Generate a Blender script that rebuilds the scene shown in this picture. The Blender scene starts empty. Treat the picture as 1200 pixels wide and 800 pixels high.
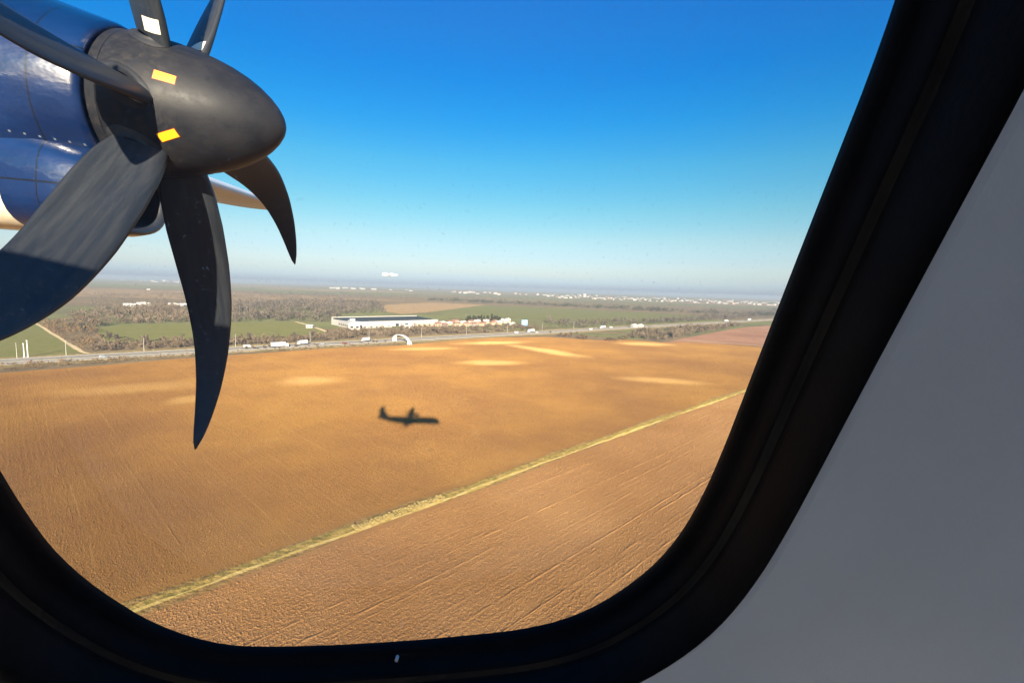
import bpy, bmesh, math, random
import numpy as np
from mathutils import Vector, Matrix
C = bpy.context.scene
COL = C.collection
random.seed(7); RNG = np.random.default_rng(7)
rad = math.radians

# ------------------------------------------------------------------ camera, sky, sun, exposure
H = 57.0                     # height of the camera over the plain
FPX = 570.38                 # focal length in pixels of a 1200 px wide frame
HC, SLOPE = 338.0, 24 / 765
pd = math.atan((400 - HC) / FPX); rl = math.atan(SLOPE)
_fw = np.array([0, math.cos(pd), -math.sin(pd)]); _r = np.array([1., 0, 0]); _u = np.cross(_r, _fw)
RT = math.cos(rl) * _r + math.sin(rl) * _u
UP = -math.sin(rl) * _r + math.cos(rl) * _u
FW = _fw
cd = bpy.data.cameras.new('camera'); cam = bpy.data.objects.new('camera', cd); COL.objects.link(cam)
cd.sensor_width = 36; cd.lens = 36 * FPX / 1200; cd.clip_start = 0.01; cd.clip_end = 60000
M = Matrix(((RT[0], UP[0], -FW[0], 0), (RT[1], UP[1], -FW[1], 0), (RT[2], UP[2], -FW[2], H), (0, 0, 0, 1)))
cam.matrix_world = M
C.camera = cam

ANTI = Vector((-0.1757, 0.9487, -0.2629)).normalized()      # the way the sunlight travels
SUN_EL = math.asin(-ANTI.z); SUN_ROT = math.atan2(-ANTI.x, -ANTI.y)
w = bpy.data.worlds.new('World'); C.world = w; w.use_nodes = True
nt = w.node_tree; bg = nt.nodes['Background']
sky = nt.nodes.new('ShaderNodeTexSky'); sky.sky_type = 'NISHITA'; sky.sun_disc = False
sky.sun_elevation = SUN_EL; sky.sun_rotation = SUN_ROT
sky.altitude = 50; sky.air_density = 1.0; sky.dust_density = 0.6; sky.ozone_density = 3.0
hs = nt.nodes.new('ShaderNodeHueSaturation'); hs.inputs['Saturation'].default_value = 1.35
nt.links.new(sky.outputs[0], hs.inputs['Color'])
wtc = nt.nodes.new('ShaderNodeTexCoord'); wsx = nt.nodes.new('ShaderNodeSeparateXYZ'); nt.links.new(wtc.outputs['Generated'], wsx.inputs[0])
wn = nt.nodes.new('ShaderNodeTexNoise'); wn.inputs['Scale'].default_value = 3.0; wn.inputs['Detail'].default_value = 3
wmp = nt.nodes.new('ShaderNodeMapping'); wmp.inputs['Scale'].default_value = (1, 1, 14); nt.links.new(wtc.outputs['Generated'], wmp.inputs[0]); nt.links.new(wmp.outputs[0], wn.inputs['Vector'])
wma = nt.nodes.new('ShaderNodeMath'); wma.operation = 'MULTIPLY_ADD'; nt.links.new(wn.outputs['Fac'], wma.inputs[0]); wma.inputs[1].default_value = .012
wsub = nt.nodes.new('ShaderNodeMath'); wsub.operation = 'ADD'; nt.links.new(wsx.outputs[2], wsub.inputs[0]); wsub.inputs[1].default_value = -.006
nt.links.new(wsub.outputs[0], wma.inputs[2])
cr = nt.nodes.new('ShaderNodeValToRGB'); nt.links.new(wma.outputs[0], cr.inputs['Fac'])
STOPS = [(0.0, (.34, .40, .78)), (.014, (.39, .46, .82)), (.030, (.46, .46, .65)), (.045, (.51, .465, .575)), (.066, (.52, .46, .51)), (.10, (.60, .50, .455)), (.153, (.57, .55, .45)), (.235, (.45, .59, .51)), (.31, (.22, .555, .60)), (.386, (.16, .52, .66)), (.51, (.5, .54, .70)), (.64, (.9, .9, .95)), (.8, (1, 1, 1))]
el = cr.color_ramp.elements
while len(el) < len(STOPS): el.new(.5)
for e_, (p_, c_) in zip(el, STOPS): e_.position = p_; e_.color = (*c_, 1)
wmx = nt.nodes.new('ShaderNodeMix'); wmx.data_type = 'RGBA'; wmx.blend_type = 'MULTIPLY'; wmx.inputs[0].default_value = 1
nt.links.new(hs.outputs[0], wmx.inputs[6]); nt.links.new(cr.outputs[0], wmx.inputs[7]); nt.links.new(wmx.outputs[2], bg.inputs['Color']); bg.inputs['Strength'].default_value = 0.10

sl = bpy.data.lights.new('sun', 'SUN'); sl.energy = 5.0; sl.angle = rad(0.53); sl.color = (1.0, 0.86, 0.64)
so = bpy.data.objects.new('sun', sl); COL.objects.link(so)
so.rotation_euler = ANTI.to_track_quat('-Z', 'Y').to_euler(); so.location = (0, -60, 120)
C.view_settings.view_transform = 'Standard'; C.view_settings.look = 'None'
C.view_settings.gamma = 1; C.view_settings.use_curve_mapping = False
C.view_settings.exposure = 1.6
C.render.engine = 'CYCLES'
cy = C.cycles
cy.use_denoising = True
try: cy.denoiser = 'OPENIMAGEDENOISE'
except Exception: pass
cy.max_bounces = 10; cy.diffuse_bounces = 6; cy.glossy_bounces = 4; cy.transparent_max_bounces = 24; cy.volume_bounces = 1
cy.sample_clamp_indirect = 6.0

# ------------------------------------------------------------------ helpers
def ray(px, py):
    d = (px - 600) / FPX * RT + (400 - py) / FPX * UP + FW
    return d / np.linalg.norm(d)
def G(px, py, z=0.0):
    d = ray(px, py); t = (z - H) / d[2]
    return np.array([d[0] * t, d[1] * t, z])
def dist(px, py): return float(np.linalg.norm(G(px, py) - np.array([0, 0, H])))

def tag(o, label, cat, group=None, kind=None):
    o['label'] = label; o['category'] = cat
    if group: o['group'] = group
    if kind: o['kind'] = kind
    return o
def struct(o, label, cat):
    return tag(o, label, cat, kind='structure')
def empty(name, loc=(0, 0, 0), rz=0.0):
    o = bpy.data.objects.new(name, None); COL.objects.link(o); o.location = loc; o.rotation_euler = (0, 0, rz)
    o.empty_display_size = 0.2
    return o
def mesh_obj(name, verts, faces, mats, parent=None, smooth=False, midx=None):
    me = bpy.data.meshes.new(name)
    me.from_pydata([tuple(map(float, v)) for v in verts], [], [tuple(map(int, f)) for f in faces]); me.update()
    for m in (mats if isinstance(mats, (list, tuple)) else [mats]): me.materials.append(m)
    if midx is not None: me.polygons.foreach_set('material_index', np.asarray(midx, dtype=np.int32))
    if smooth: me.polygons.foreach_set('use_smooth', [True] * len(me.polygons))
    o = bpy.data.objects.new(name, me); COL.objects.link(o)
    if parent: o.parent = parent
    return o
def tri_obj(name, tris, mat, parent=None):
    """tris: (n,3,3) array"""
    n = len(tris); me = bpy.data.meshes.new(name)
    me.vertices.add(n * 3); me.vertices.foreach_set('co', np.ascontiguousarray(tris, dtype=np.float32).ravel())
    me.loops.add(n * 3); me.loops.foreach_set('vertex_index', np.arange(n * 3, dtype=np.int32))
    me.polygons.add(n); me.polygons.foreach_set('loop_start', np.arange(0, n * 3, 3, dtype=np.int32))
    me.polygons.foreach_set('loop_total', np.full(n, 3, dtype=np.int32)); me.update(calc_edges=True)
    me.materials.append(mat)
    o = bpy.data.objects.new(name, me); COL.objects.link(o)
    if parent: o.parent = parent
    return o
class MB:
    """collects shapes for one mesh"""
    def __init__(s): s.v = []; s.f = []; s.m = []
    def add(s, vs, fs, mi=0):
        b = len(s.v); s.v += [tuple(v) for v in vs]; s.f += [tuple(i + b for i in f) for f in fs]; s.m += [mi] * len(fs)
        return s
    def box(s, c, d, rz=0.0, mi=0, taper=1.0):
        cx, cy_, cz = c; dx, dy, dz = d[0] / 2, d[1] / 2, d[2] / 2
        co, si = math.cos(rz), math.sin(rz); vs = []
        for z in (-dz, dz):
            k = taper if z > 0 else 1.0
            for x, y in ((-dx, -dy), (dx, -dy), (dx, dy), (-dx, dy)):
                vs.append((cx + k * (x * co - y * si), cy_ + k * (x * si + y * co), cz + z))
        return s.add(vs, [(0, 3, 2, 1), (4, 5, 6, 7), (0, 1, 5, 4), (1, 2, 6, 5), (2, 3, 7, 6), (3, 0, 4, 7)], mi)
    def gable(s, c, d, h, rz=0.0, mi=0, over=0.0):
        cx, cy_, cz = c; dx, dy = d[0] / 2 + over, d[1] / 2 + over
        co, si = math.cos(rz), math.sin(rz)
        P = [(-dx, -dy, 0), (dx, -dy, 0), (dx, dy, 0), (-dx, dy, 0), (-dx, 0, h), (dx, 0, h)]
        vs = [(cx + x * co - y * si, cy_ + x * si + y * co, cz + z) for x, y, z in P]
        return s.add(vs, [(0, 1, 5, 4), (2, 3, 4, 5), (0, 4, 3), (1, 2, 5), (0, 3, 2, 1)], mi)
    def tube(s, pts, rs, n=8, mi=0, cap=True):
        pts = [Vector(p) for p in pts]; rings = []
        for i, p in enumerate(pts):
            t = (pts[min(i + 1, len(pts) - 1)] - pts[max(i - 1, 0)]).normalized()
            a = t.orthogonal().normalized() if abs(t.z) < .9 else Vector((1, 0, 0))
            a = (a - a.dot(t) * t).normalized(); b = t.cross(a)
            r = rs[i] if isinstance(rs, (list, tuple)) else rs
            rings.append([p + r * (math.cos(q) * a + math.sin(q) * b) for q in [2 * math.pi * k / n for k in range(n)]])
        vs = [v for r_ in rings for v in r_]
        fs = [(i * n + k, i * n + (k + 1) % n, (i + 1) * n + (k + 1) % n, (i + 1) * n + k) for i in range(len(pts) - 1) for k in range(n)]
        if cap: fs += [tuple(range(n))[::-1], tuple((len(pts) - 1) * n + k for k in range(n))]
        return s.add(vs, fs, mi)
    def build(s, name, mats, parent=None, smooth=False):
        return mesh_obj(name, s.v, s.f, mats, parent, smooth, s.m)
def loft(rings, closed=True, capa=False, capb=False):
    n = len(rings[0]); vs = [p for r in rings for p in r]; fs = []
    for i in range(len(rings) - 1):
        for k in range(n if closed else n - 1):
            fs.append((i * n + k, i * n + (k + 1) % n, (i + 1) * n + (k + 1) % n, (i + 1) * n + k))
    if capa: fs.append(tuple(range(n))[::-1])
    if capb: fs.append(tuple((len(rings) - 1) * n + k for k in range(n)))
    return vs, fs
def copy_tree(o, parent=None):
    c = o.copy(); COL.objects.link(c)
    if parent is not None:
        c.parent = parent
    for ch in list(o.children): copy_tree(ch, c)
    return c

# ------------------------------------------------------------------ materials
def mat(name, col, rough=.6, var=0.0, scale=1.0, metal=0.0, coat=0.0, bump=0.0, bscale=20.0, spec=.5, col2=None, detail=4, diff=0.0):
    m = bpy.data.materials.new(name); m.use_nodes = True; n = m.node_tree; b = n.nodes['Principled BSDF']
    b.inputs['Base Color'].default_value = (*col, 1); b.inputs['Roughness'].default_value = rough
    b.inputs['Metallic'].default_value = metal; b.inputs['Coat Weight'].default_value = coat
    b.inputs['Specular IOR Level'].default_value = spec
    b.inputs['Diffuse Roughness'].default_value = diff
    if coat: b.inputs['Coat Roughness'].default_value = .12
    tc = n.nodes.new('ShaderNodeTexCoord')
    if var or col2:
        t = n.nodes.new('ShaderNodeTexNoise'); t.inputs['Scale'].default_value = scale; t.inputs['Detail'].default_value = detail
        n.links.new(tc.outputs['Object'], t.inputs['Vector'])
        r = n.nodes.new('ShaderNodeValToRGB'); r.color_ramp.elements[0].position = .3; r.color_ramp.elements[1].position = .7
        c2 = col2 or tuple(min(1, c * (1 + var)) for c in col); c1 = col if col2 else tuple(c * (1 - var) for c in col)
        r.color_ramp.elements[0].color = (*c1, 1); r.color_ramp.elements[1].color = (*c2, 1)
        n.links.new(t.outputs['Fac'], r.inputs['Fac']); n.links.new(r.outputs[0], b.inputs['Base Color'])
    if bump:
        t = n.nodes.new('ShaderNodeTexNoise'); t.inputs['Scale'].default_value = bscale; t.inputs['Detail'].default_value = 3
        n.links.new(tc.outputs['Object'], t.inputs['Vector'])
        bp = n.nodes.new('ShaderNodeBump'); bp.inputs['Strength'].default_value = bump; bp.inputs['Distance'].default_value = .02
        n.links.new(t.outputs['Fac'], bp.inputs['Height']); n.links.new(bp.outputs[0], b.inputs['Normal'])
    return m

class NT:
    """tiny node-graph helper"""
    def __init__(s, m): s.n = m.node_tree
    def new(s, t, **kw):
        x = s.n.nodes.new(t)
        for k, v in kw.items(): setattr(x, k, v)
        return x
    def put(s, sock, v):
        if hasattr(v, 'is_output') or isinstance(v, bpy.types.NodeSocket): s.n.links.new(v, sock)
        else: sock.default_value = v
    def math(s, op, a, b=0.0, c=None, clamp=False):
        x = s.new('ShaderNodeMath', operation=op, use_clamp=clamp); s.put(x.inputs[0], a); s.put(x.inputs[1], b)
        if c is not None: s.put(x.inputs[2], c)
        return x.outputs[0]
    def noise(s, vec, scale, detail=3, rough=.55, dist=0.0):
        x = s.new('ShaderNodeTexNoise'); s.put(x.inputs['Vector'], vec); x.inputs['Scale'].default_value = scale
        x.inputs['Detail'].default_value = detail; x.inputs['Roughness'].default_value = rough; x.inputs['Distortion'].default_value = dist
        return x.outputs['Fac']
    def mapv(s, vec, rot=0.0, scale=(1, 1, 1), loc=(0, 0, 0)):
        x = s.new('ShaderNodeMapping'); s.put(x.inputs['Vector'], vec); x.inputs['Rotation'].default_value = (0, 0, rot)
        x.inputs['Scale'].default_value = scale; x.inputs['Location'].default_value = loc
        return x.outputs[0]
    def mix(s, fac, a, b, blend='MIX'):
        x = s.new('ShaderNodeMix', data_type='RGBA', blend_type=blend); s.put(x.inputs[0], fac)
        s.put(x.inputs[6], (*a, 1) if isinstance(a, tuple) else a); s.put(x.inputs[7], (*b, 1) if isinstance(b, tuple) else b)
        return x.outputs[2]
    def ramp(s, fac, lo, hi, a=0.0, b=1.0):
        x = s.new('ShaderNodeMapRange', interpolation_type='SMOOTHSTEP'); s.put(x.inputs[0], fac)
        x.inputs[1].default_value = lo; x.inputs[2].default_value = hi; x.inputs[3].default_value = a; x.inputs[4].default_value = b
        return x.outputs[0]

def soil_material(name, rowdir, dark, mid, pale, patches=(), furrow=1.0, tram=18.0, clod=1.0, red=None):
    """ploughed earth: rows along rowdir, clods, dry pale patches; coordinates are metres on the ground"""
    m = bpy.data.materials.new(name); m.use_nodes = True; g = NT(m); nd = m.node_tree.nodes
    nd.remove(nd['Principled BSDF'])
    out = nd['Material Output']; df = g.new('ShaderNodeBsdfDiffuse'); df.inputs['Roughness'].default_value = 1.0
    g.n.links.new(df.outputs[0], out.inputs['Surface'])
    tc = g.new('ShaderNodeTexCoord').outputs['Object']
    v = g.mapv(tc, rot=-rowdir)                       # x along the rows, y across
    sx = g.new('ShaderNodeSeparateXYZ'); g.put(sx.inputs[0], v); ax, ay = sx.outputs[0], sx.outputs[1]
    wob = g.noise(g.mapv(v, scale=(.02, .05, 1)), 1.0, 2)
    ayw = g.math('MULTIPLY_ADD', wob, 3.0, ay)
    clods = g.noise(g.mapv(v, scale=(1.7, 2.1, 1)), clod, 5, .75)
    streak = g.noise(g.mapv(v, scale=(.03, 1.5, 1)), 1.0, 4, .7)
    broad = g.noise(tc, .012, 5, .6)
    broad2 = g.noise(tc, .05, 4, .6)
    col = g.mix(g.ramp(broad, .35, .68), dark, mid)
    col = g.mix(g.math('MULTIPLY', g.ramp(broad2, .55, .8), .18), col, pale)
    col = g.mix(g.math('MULTIPLY', g.ramp(streak, .56, .76), .18), col, pale)
    col = g.mix(g.math('MULTIPLY', g.ramp(streak, .44, .26), .12), col, tuple(.6 * c for c in dark))
    col = g.mix(g.math('MULTIPLY', g.ramp(clods, .40, .24), .7), col, tuple(.45 * c for c in dark))
    col = g.mix(g.math('MULTIPLY', g.ramp(clods, .60, .74), .55), col, pale)
    # tramlines
    ph = g.math('FRACT', g.math('DIVIDE', ayw, tram))
    tl = g.math('LESS_THAN', g.math('ABSOLUTE', g.math('SUBTRACT', ph, .5)), .014)
    tl = g.math('MULTIPLY', tl, g.ramp(g.noise(g.mapv(v, scale=(.02, .3, 1)), 1.0, 2), .42, .6))
    col = g.mix(g.math('MULTIPLY', tl, .14), col, tuple(min(1, 1.25 * c) for c in pale))
    dv = g.math('MULTIPLY_ADD', g.noise(g.mapv(tc, scale=(.03, .03, 1)), 1.0, 4, .6), .9, -.45)
    for (p, rx, ry, ang, amt) in patches:
        q = g.mapv(g.mapv(tc, loc=(-p[0], -p[1], 0)), rot=-ang, scale=(1, 1, 1))
        s2 = g.new('ShaderNodeSeparateXYZ'); g.put(s2.inputs[0], q)
        e = g.math('SQRT', g.math('ADD', g.math('POWER', g.math('DIVIDE', s2.outputs[0], rx), 2.0), g.math('POWER', g.math('DIVIDE', s2.outputs[1], ry), 2.0)))
        f = g.ramp(g.math('ADD', e, dv), 1.15, .25)
        col = g.mix(g.math('MULTIPLY', f, abs(amt)), col, (min(1, pale[0] * 1.35), pale[1] * 1.4, pale[2] * 1.4) if amt > 0 else (dark[0] * .80, dark[1] * .78, dark[2] * .95))
    g.put(df.inputs['Color'], col)
    wav = g.math('SINE', g.math('MULTIPLY', ayw, 2 * math.pi / (2.1 * furrow)))
    wav2 = g.math('SINE', g.math('MULTIPLY', ayw, 2 * math.pi / (6.3 * furrow)))
    hgt = g.math('ADD', g.math('MULTIPLY', clods, 1.5), g.math('ADD', g.math('MULTIPLY', wav, .03), g.math('MULTIPLY', wav2, .03)))
    hgt = g.math('ADD', hgt, g.math('MULTIPLY', streak, .15))
    hgt = g.math('SUBTRACT', hgt, g.math('MULTIPLY', tl, .1))
    bp = g.new('ShaderNodeBump'); bp.inputs['Strength'].default_value = .8; bp.inputs['Distance'].default_value = .5
    g.put(bp.inputs['Height'], hgt); g.n.links.new(bp.outputs[0], df.inputs['Normal'])
    return m
def rough_ground(name, cols, scales, thr=(.4, .6), bump=.5):
    m = bpy.data.materials.new(name); m.use_nodes = True; g = NT(m); nd = m.node_tree.nodes
    nd.remove(nd['Principled BSDF']); df = g.new('ShaderNodeBsdfDiffuse'); df.inputs['Roughness'].default_value = .9
    g.n.links.new(df.outputs[0], nd['Material Output'].inputs['Surface'])
    tc = g.new('ShaderNodeTexCoord').outputs['Object']; col = cols[0]
    for c, s in zip(cols[1:], scales):
        col = g.mix(g.ramp(g.noise(g.mapv(tc, loc=(s * 991, 7, 0)), s, 5, .6), *thr), col, c)
    g.put(df.inputs['Color'], col)
    bp = g.new('ShaderNodeBump'); bp.inputs['Strength'].default_value = bump; bp.inputs['Distance'].default_value = .5
    g.put(bp.inputs['Height'], g.noise(tc, .9, 4, .65)); g.n.links.new(bp.outputs[0], df.inputs['Normal'])
    return m

MAT = {}
MAT['rubber'] = mat('black_rubber', (.0035, .0040, .0065), .6, var=.3, scale=60, bump=.04, bscale=500, spec=.12)
MAT['rubber_ridge'] = mat('worn_rubber', (.010, .0095, .012), .5, col2=(.030, .024, .019), scale=34, bump=.05, bscale=500, spec=.2)
MAT['panel'] = mat('grey_wall_panel', (.73, .79, .93), .6, var=.05, scale=9, bump=.06, bscale=420, spec=.3)
MAT['cabin'] = mat('pale_cabin_plastic', (.84, .88, .93), .6, var=.03, scale=3)
MAT['carpet'] = mat('dark_carpet', (.38, .43, .52), .95, var=.2, scale=80)
MAT['hull'] = mat('white_hull_paint', (.75, .76, .77), .35, var=.04, scale=2, coat=.3)
MAT['wing'] = mat('pale_wing_paint', (.60, .65, .70), .4, var=.06, scale=3)
def blade_paint():
    m = bpy.data.materials.new('worn_black_blade_paint'); m.use_nodes = True; g = NT(m); b = m.node_tree.nodes['Principled BSDF']
    tc = g.new('ShaderNodeTexCoord').outputs['Object']
    st = g.noise(g.mapv(tc, scale=(38, 2.2, 38)), 1.0, 5, .65); fine = g.noise(tc, 190, 3, .7)
    col = g.mix(g.ramp(st, .3, .75), (.014, .018, .026), (.027, .031, .038)); col = g.mix(g.ramp(fine, .66, .76, 0, .5), col, (.10, .105, .11))
    g.put(b.inputs['Base Color'], col); g.put(b.inputs['Roughness'], g.ramp(st, .2, .8, .38, .58)); b.inputs['Specular IOR Level'].default_value = .4
    return m
MAT['blade'] = blade_paint()
def spinner_paint():
    m = bpy.data.materials.new('worn_dark_spinner_paint'); m.use_nodes = True; g = NT(m); b = m.node_tree.nodes['Principled BSDF']
    tc = g.new('ShaderNodeTexCoord').outputs['Object']; s = g.new('ShaderNodeSeparateXYZ'); g.put(s.inputs[0], tc); x = s.outputs[0]
    n = g.noise(tc, 6, 6, .7); fine = g.noise(tc, 120, 3, .7); big = g.noise(tc, 28, 4, .7)
    col = g.mix(g.ramp(n, .3, .7), (.010, .0115, .016), (.019, .019, .023)); wear = g.math('MULTIPLY', g.ramp(x, .26, .10), g.ramp(big, .45, .7))
    col = g.mix(g.math('MULTIPLY', wear, .5), col, (.040, .036, .033)); col = g.mix(g.ramp(fine, .68, .74, 0, .6), col, (.11, .10, .095))
    seam = g.math('LESS_THAN', g.math('ABSOLUTE', g.math('ADD', x, .125)), .0022); col = g.mix(seam, col, (.003, .003, .004))
    g.put(b.inputs['Base Color'], col); g.put(b.inputs['Roughness'], g.ramp(n, .3, .7, .42, .6)); b.inputs['Specular IOR Level'].default_value = .22
    return m
MAT['spinner'] = spinner_paint()
MAT['boot'] = mat('dark_root_boot', (.012, .013, .017), .6, var=.3, scale=30)
MAT['yellow'] = mat('yellow_sticker', (.95, .40, .01), .5, var=.06, scale=60)
MAT['redborder'] = mat('dark_red_border', (.16, .02, .01), .5)
MAT['placard'] = mat('cream_placard', (.78, .72, .58), .5, var=.05, scale=60)
MAT['lip'] = mat('grey_navy_intake_lip', (.028, .034, .048), .4, var=.2, scale=8, coat=.2)
MAT['steel'] = mat('bright_steel', (.75, .74, .72), .25, metal=1.0)
MAT['white'] = mat('white_paint', (.80, .80, .78), .5, var=.04, scale=.5)
MAT['dark'] = mat('dark_opening', (.02, .02, .022), .7)

def nacelle_paint():
    m = bpy.data.materials.new('navy_and_cream_cowling_paint'); m.use_nodes = True; g = NT(m); b = m.node_tree.nodes['Principled BSDF']
    tc = g.new('ShaderNodeTexCoord').outputs['Object']; s = g.new('ShaderNodeSeparateXYZ'); g.put(s.inputs[0], tc)
    x, y, z = s.outputs
    line = g.math('ADD', z, g.math('MULTIPLY', x, -.05))
    white = g.math('LESS_THAN', line, -.455)
    fro = g.math('LESS_THAN', x, -.52); white = g.math('MULTIPLY', white, fro)
    n1 = g.noise(tc, 5, 5, .6)
    blue = g.mix(g.ramp(n1, .3, .7), (.001, .011, .055), (.002, .017, .075))
    col = g.mix(white, blue, (.80, .70, .52))
    seam = g.math('LESS_THAN', g.math('ABSOLUTE', g.math('SUBTRACT', z, g.math('MULTIPLY_ADD', x, -.02, .13))), .004)
    seam2 = g.math('MAXIMUM', g.math('LESS_THAN', g.math('ABSOLUTE', g.math('ADD', x, .98)), .004), g.math('LESS_THAN', g.math('ABSOLUTE', g.math('ADD', x, .36)), .003))
    seam3 = g.math('LESS_THAN', g.math('ABSOLUTE', g.math('SUBTRACT', line, -.455)), .004)
    sm = g.math('MAXIMUM', g.math('MAXIMUM', seam, seam2), seam3)
    # rivet rows along the seams
    rv = g.math('FRACT', g.math('MULTIPLY', x, 20.0)); rv = g.math('LESS_THAN', g.math('ABSOLUTE', g.math('SUBTRACT', rv, .5)), .085)
    rz = g.math('LESS_THAN', g.math('ABSOLUTE', g.math('SUBTRACT', z, .10)), .0038)
    rz2 = g.math('LESS_THAN', g.math('ABSOLUTE', g.math('ADD', z, .27)), .0038)
    riv = g.math('MULTIPLY', rv, g.math('MAXIMUM', rz, rz2))
    col = g.mix(sm, col, (.004, .006, .012)); col = g.mix(riv, col, (.13, .15, .19))
    g.put(b.inputs['Base Color'], col); b.inputs['Roughness'].default_value = .30
    b.inputs['Coat Weight'].default_value = 1.0; b.inputs['Coat Roughness'].default_value = .07
    bp = g.new('ShaderNodeBump'); bp.inputs['Strength'].default_value = .5; bp.inputs['Distance'].default_value = .012
    hg = g.math('SUBTRACT', g.math('MULTIPLY', g.noise(g.mapv(tc, scale=(1, 1, 1.6)), 7, 3), .8), g.math('MULTIPLY', sm, .5)); hg = g.math('ADD', hg, g.math('MULTIPLY', riv, .5))
    g.put(bp.inputs['Height'], hg); g.n.links.new(bp.outputs[0], b.inputs['Normal']); g.n.links.new(bp.outputs[0], b.inputs['Coat Normal'])
    return m
MAT['nacelle'] = nacelle_paint()

def pane_material():
    m = bpy.data.materials.new('scuffed_window_glass'); m.use_nodes = True; g = NT(m); nd = m.node_tree.nodes
    nd.remove(nd['Principled BSDF'])
    tr = g.new('ShaderNodeBsdfTransparent'); tr.inputs[0].default_value = (.97, .975, .98, 1)
    gl = g.new('ShaderNodeBsdfGlossy'); gl.inputs['Roughness'].default_value = .03
    df = g.new('ShaderNodeBsdfTranslucent'); df.inputs[0].default_value = (.8, .8, .8, 1)
    lw = g.new('ShaderNodeLayerWeight'); lw.inputs[0].default_value = .2
    m1 = g.new('ShaderNodeMixShader'); g.put(m1.inputs[0], g.math('MULTIPLY', lw.outputs['Fresnel'], .10))
    g.n.links.new(tr.outputs[0], m1.inputs[1]); g.n.links.new(gl.outputs[0], m1.inputs[2])
    tc = g.new('ShaderNodeTexCoord').outputs['Object']
    sp = g.math('ADD', g.ramp(g.noise(tc, 700, 2, .7), .60, .78, 0.0, .13), g.ramp(g.noise(g.mapv(tc, scale=(900, 900, 40)), 1.0, 3, .7), .58, .75, 0.0, .03))
    sm = g.ramp(g.noise(tc, 9, 4, .6), .35, .75, .012, .05)
    m2 = g.new('ShaderNodeMixShader'); g.put(m2.inputs[0], g.math('ADD', sp, sm))
    g.n.links.new(m1.outputs[0], m2.inputs[1]); g.n.links.new(df.outputs[0], m2.inputs[2])
    g.n.links.new(m2.outputs[0], nd['Material Output'].inputs['Surface'])
    return m
MAT['pane'] = pane_material()

# ------------------------------------------------------------------ the plain
BIG = 12000.0
def ground_disc():
    rs = [0, 60, 150, 300, 500, 800, 1200, 1800, 2700, 4000, 6000, 9000, BIG]; n = 72
    vs = [(0, 0, 0)]; fs = []
    for r in rs[1:]:
        vs += [(r * math.cos(2 * math.pi * k / n), r * math.sin(2 * math.pi * k / n), 0) for k in range(n)]
    for k in range(n): fs.append((0, 1 + k, 1 + (k + 1) % n))
    for i in range(len(rs) - 2):
        a = 1 + i * n; b = a + n
        for k in range(n): fs.append((a + k, b + k, b + (k + 1) % n, a + (k + 1) % n))
    return vs, fs
def farmland_material():
    m = bpy.data.materials.new('winter_farmland'); m.use_nodes = True; g = NT(m); nd = m.node_tree.nodes
    nd.remove(nd['Principled BSDF']); df = g.new('ShaderNodeBsdfDiffuse'); df.inputs['Roughness'].default_value = .8
    g.n.links.new(df.outputs[0], nd['Material Output'].inputs['Surface'])
    tc = g.new('ShaderNodeTexCoord').outputs['Object']
    vo = g.new('ShaderNodeTexVoronoi'); vo.inputs['Scale'].default_value = 1.0
    g.put(vo.inputs['Vector'], g.mapv(tc, rot=.35, scale=(.0011, .0024, 1)))
    sc = g.new('ShaderNodeSeparateColor'); g.put(sc.inputs[0], vo.outputs['Color'])
    col = g.mix(g.ramp(sc.outputs[0], .45, .5), (.105, .078, .05), (.085, .095, .04))
    col = g.mix(g.ramp(sc.outputs[1], .72, .75), col, (.17, .115, .065))
    col = g.mix(g.math('MULTIPLY', g.ramp(g.noise(tc, .008, 6, .65), .42, .62), .6), col, (.062, .052, .038))
    col = g.mix(g.math('MULTIPLY', g.ramp(g.noise(tc, .05, 5, .65), .45, .7), .5), col, (.16, .13, .08))
    g.put(df.inputs['Color'], col)
    return m
gv, gf = ground_disc()
struct(mesh_obj('ground', gv, gf, farmland_material()), 'flat winter plain of patchy scrub and fields reaching the horizon', 'ground')

def sheet(name, pxs, z, m, label, cat, world=()):
    P = [G(*p) for p in pxs] + [np.array(q) for q in world]
    vs = [(p[0], p[1], z) for p in P]
    bm = bmesh.new(); bv = [bm.verts.new(v) for v in vs]; f = bm.faces.new(bv)
    bmesh.ops.triangulate(bm, faces=[f]); bmesh.ops.recalc_face_normals(bm, faces=bm.faces[:])
    if bm.faces[:][0].normal.z < 0: bmesh.ops.reverse_faces(bm, faces=bm.faces[:])
    me = bpy.data.meshes.new(name); bm.to_mesh(me); bm.free(); me.materials.append(m)
    o = bpy.data.objects.new(name, me); COL.objects.link(o)
    return struct(o, label, cat)
def azim(p, q):
    a = G(*q) - G(*p); return math.atan2(a[1], a[0])
def px_az(px, py=345):
    d = ray(px, py); return math.atan2(d[1], d[0])
TRK = [(-320, 880), (150, 715), (590, 558), (693, 520), (839, 469), (1060, 395)]
track_dir = azim(TRK[1], TRK[4])
far_rows = px_az(2)
def patch(px, py, wx, wy, ang_px=0.0, amt=.7):
    """pale dry patch, centre and half-size given where it lies on the soil"""
    p = G(px, py); a = G(px - wx, py + wx * math.tan(ang_px)) ; b = G(px + wx, py - wx * math.tan(ang_px)); c1 = G(px, py - wy); c2 = G(px, py + wy)
    rx = np.linalg.norm(b - a) / 2; ry = np.linalg.norm(c1 - c2) / 2
    return (p, abs(rx), max(ry, 6), math.atan2(b[1] - a[1], b[0] - a[0]), amt)
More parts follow.
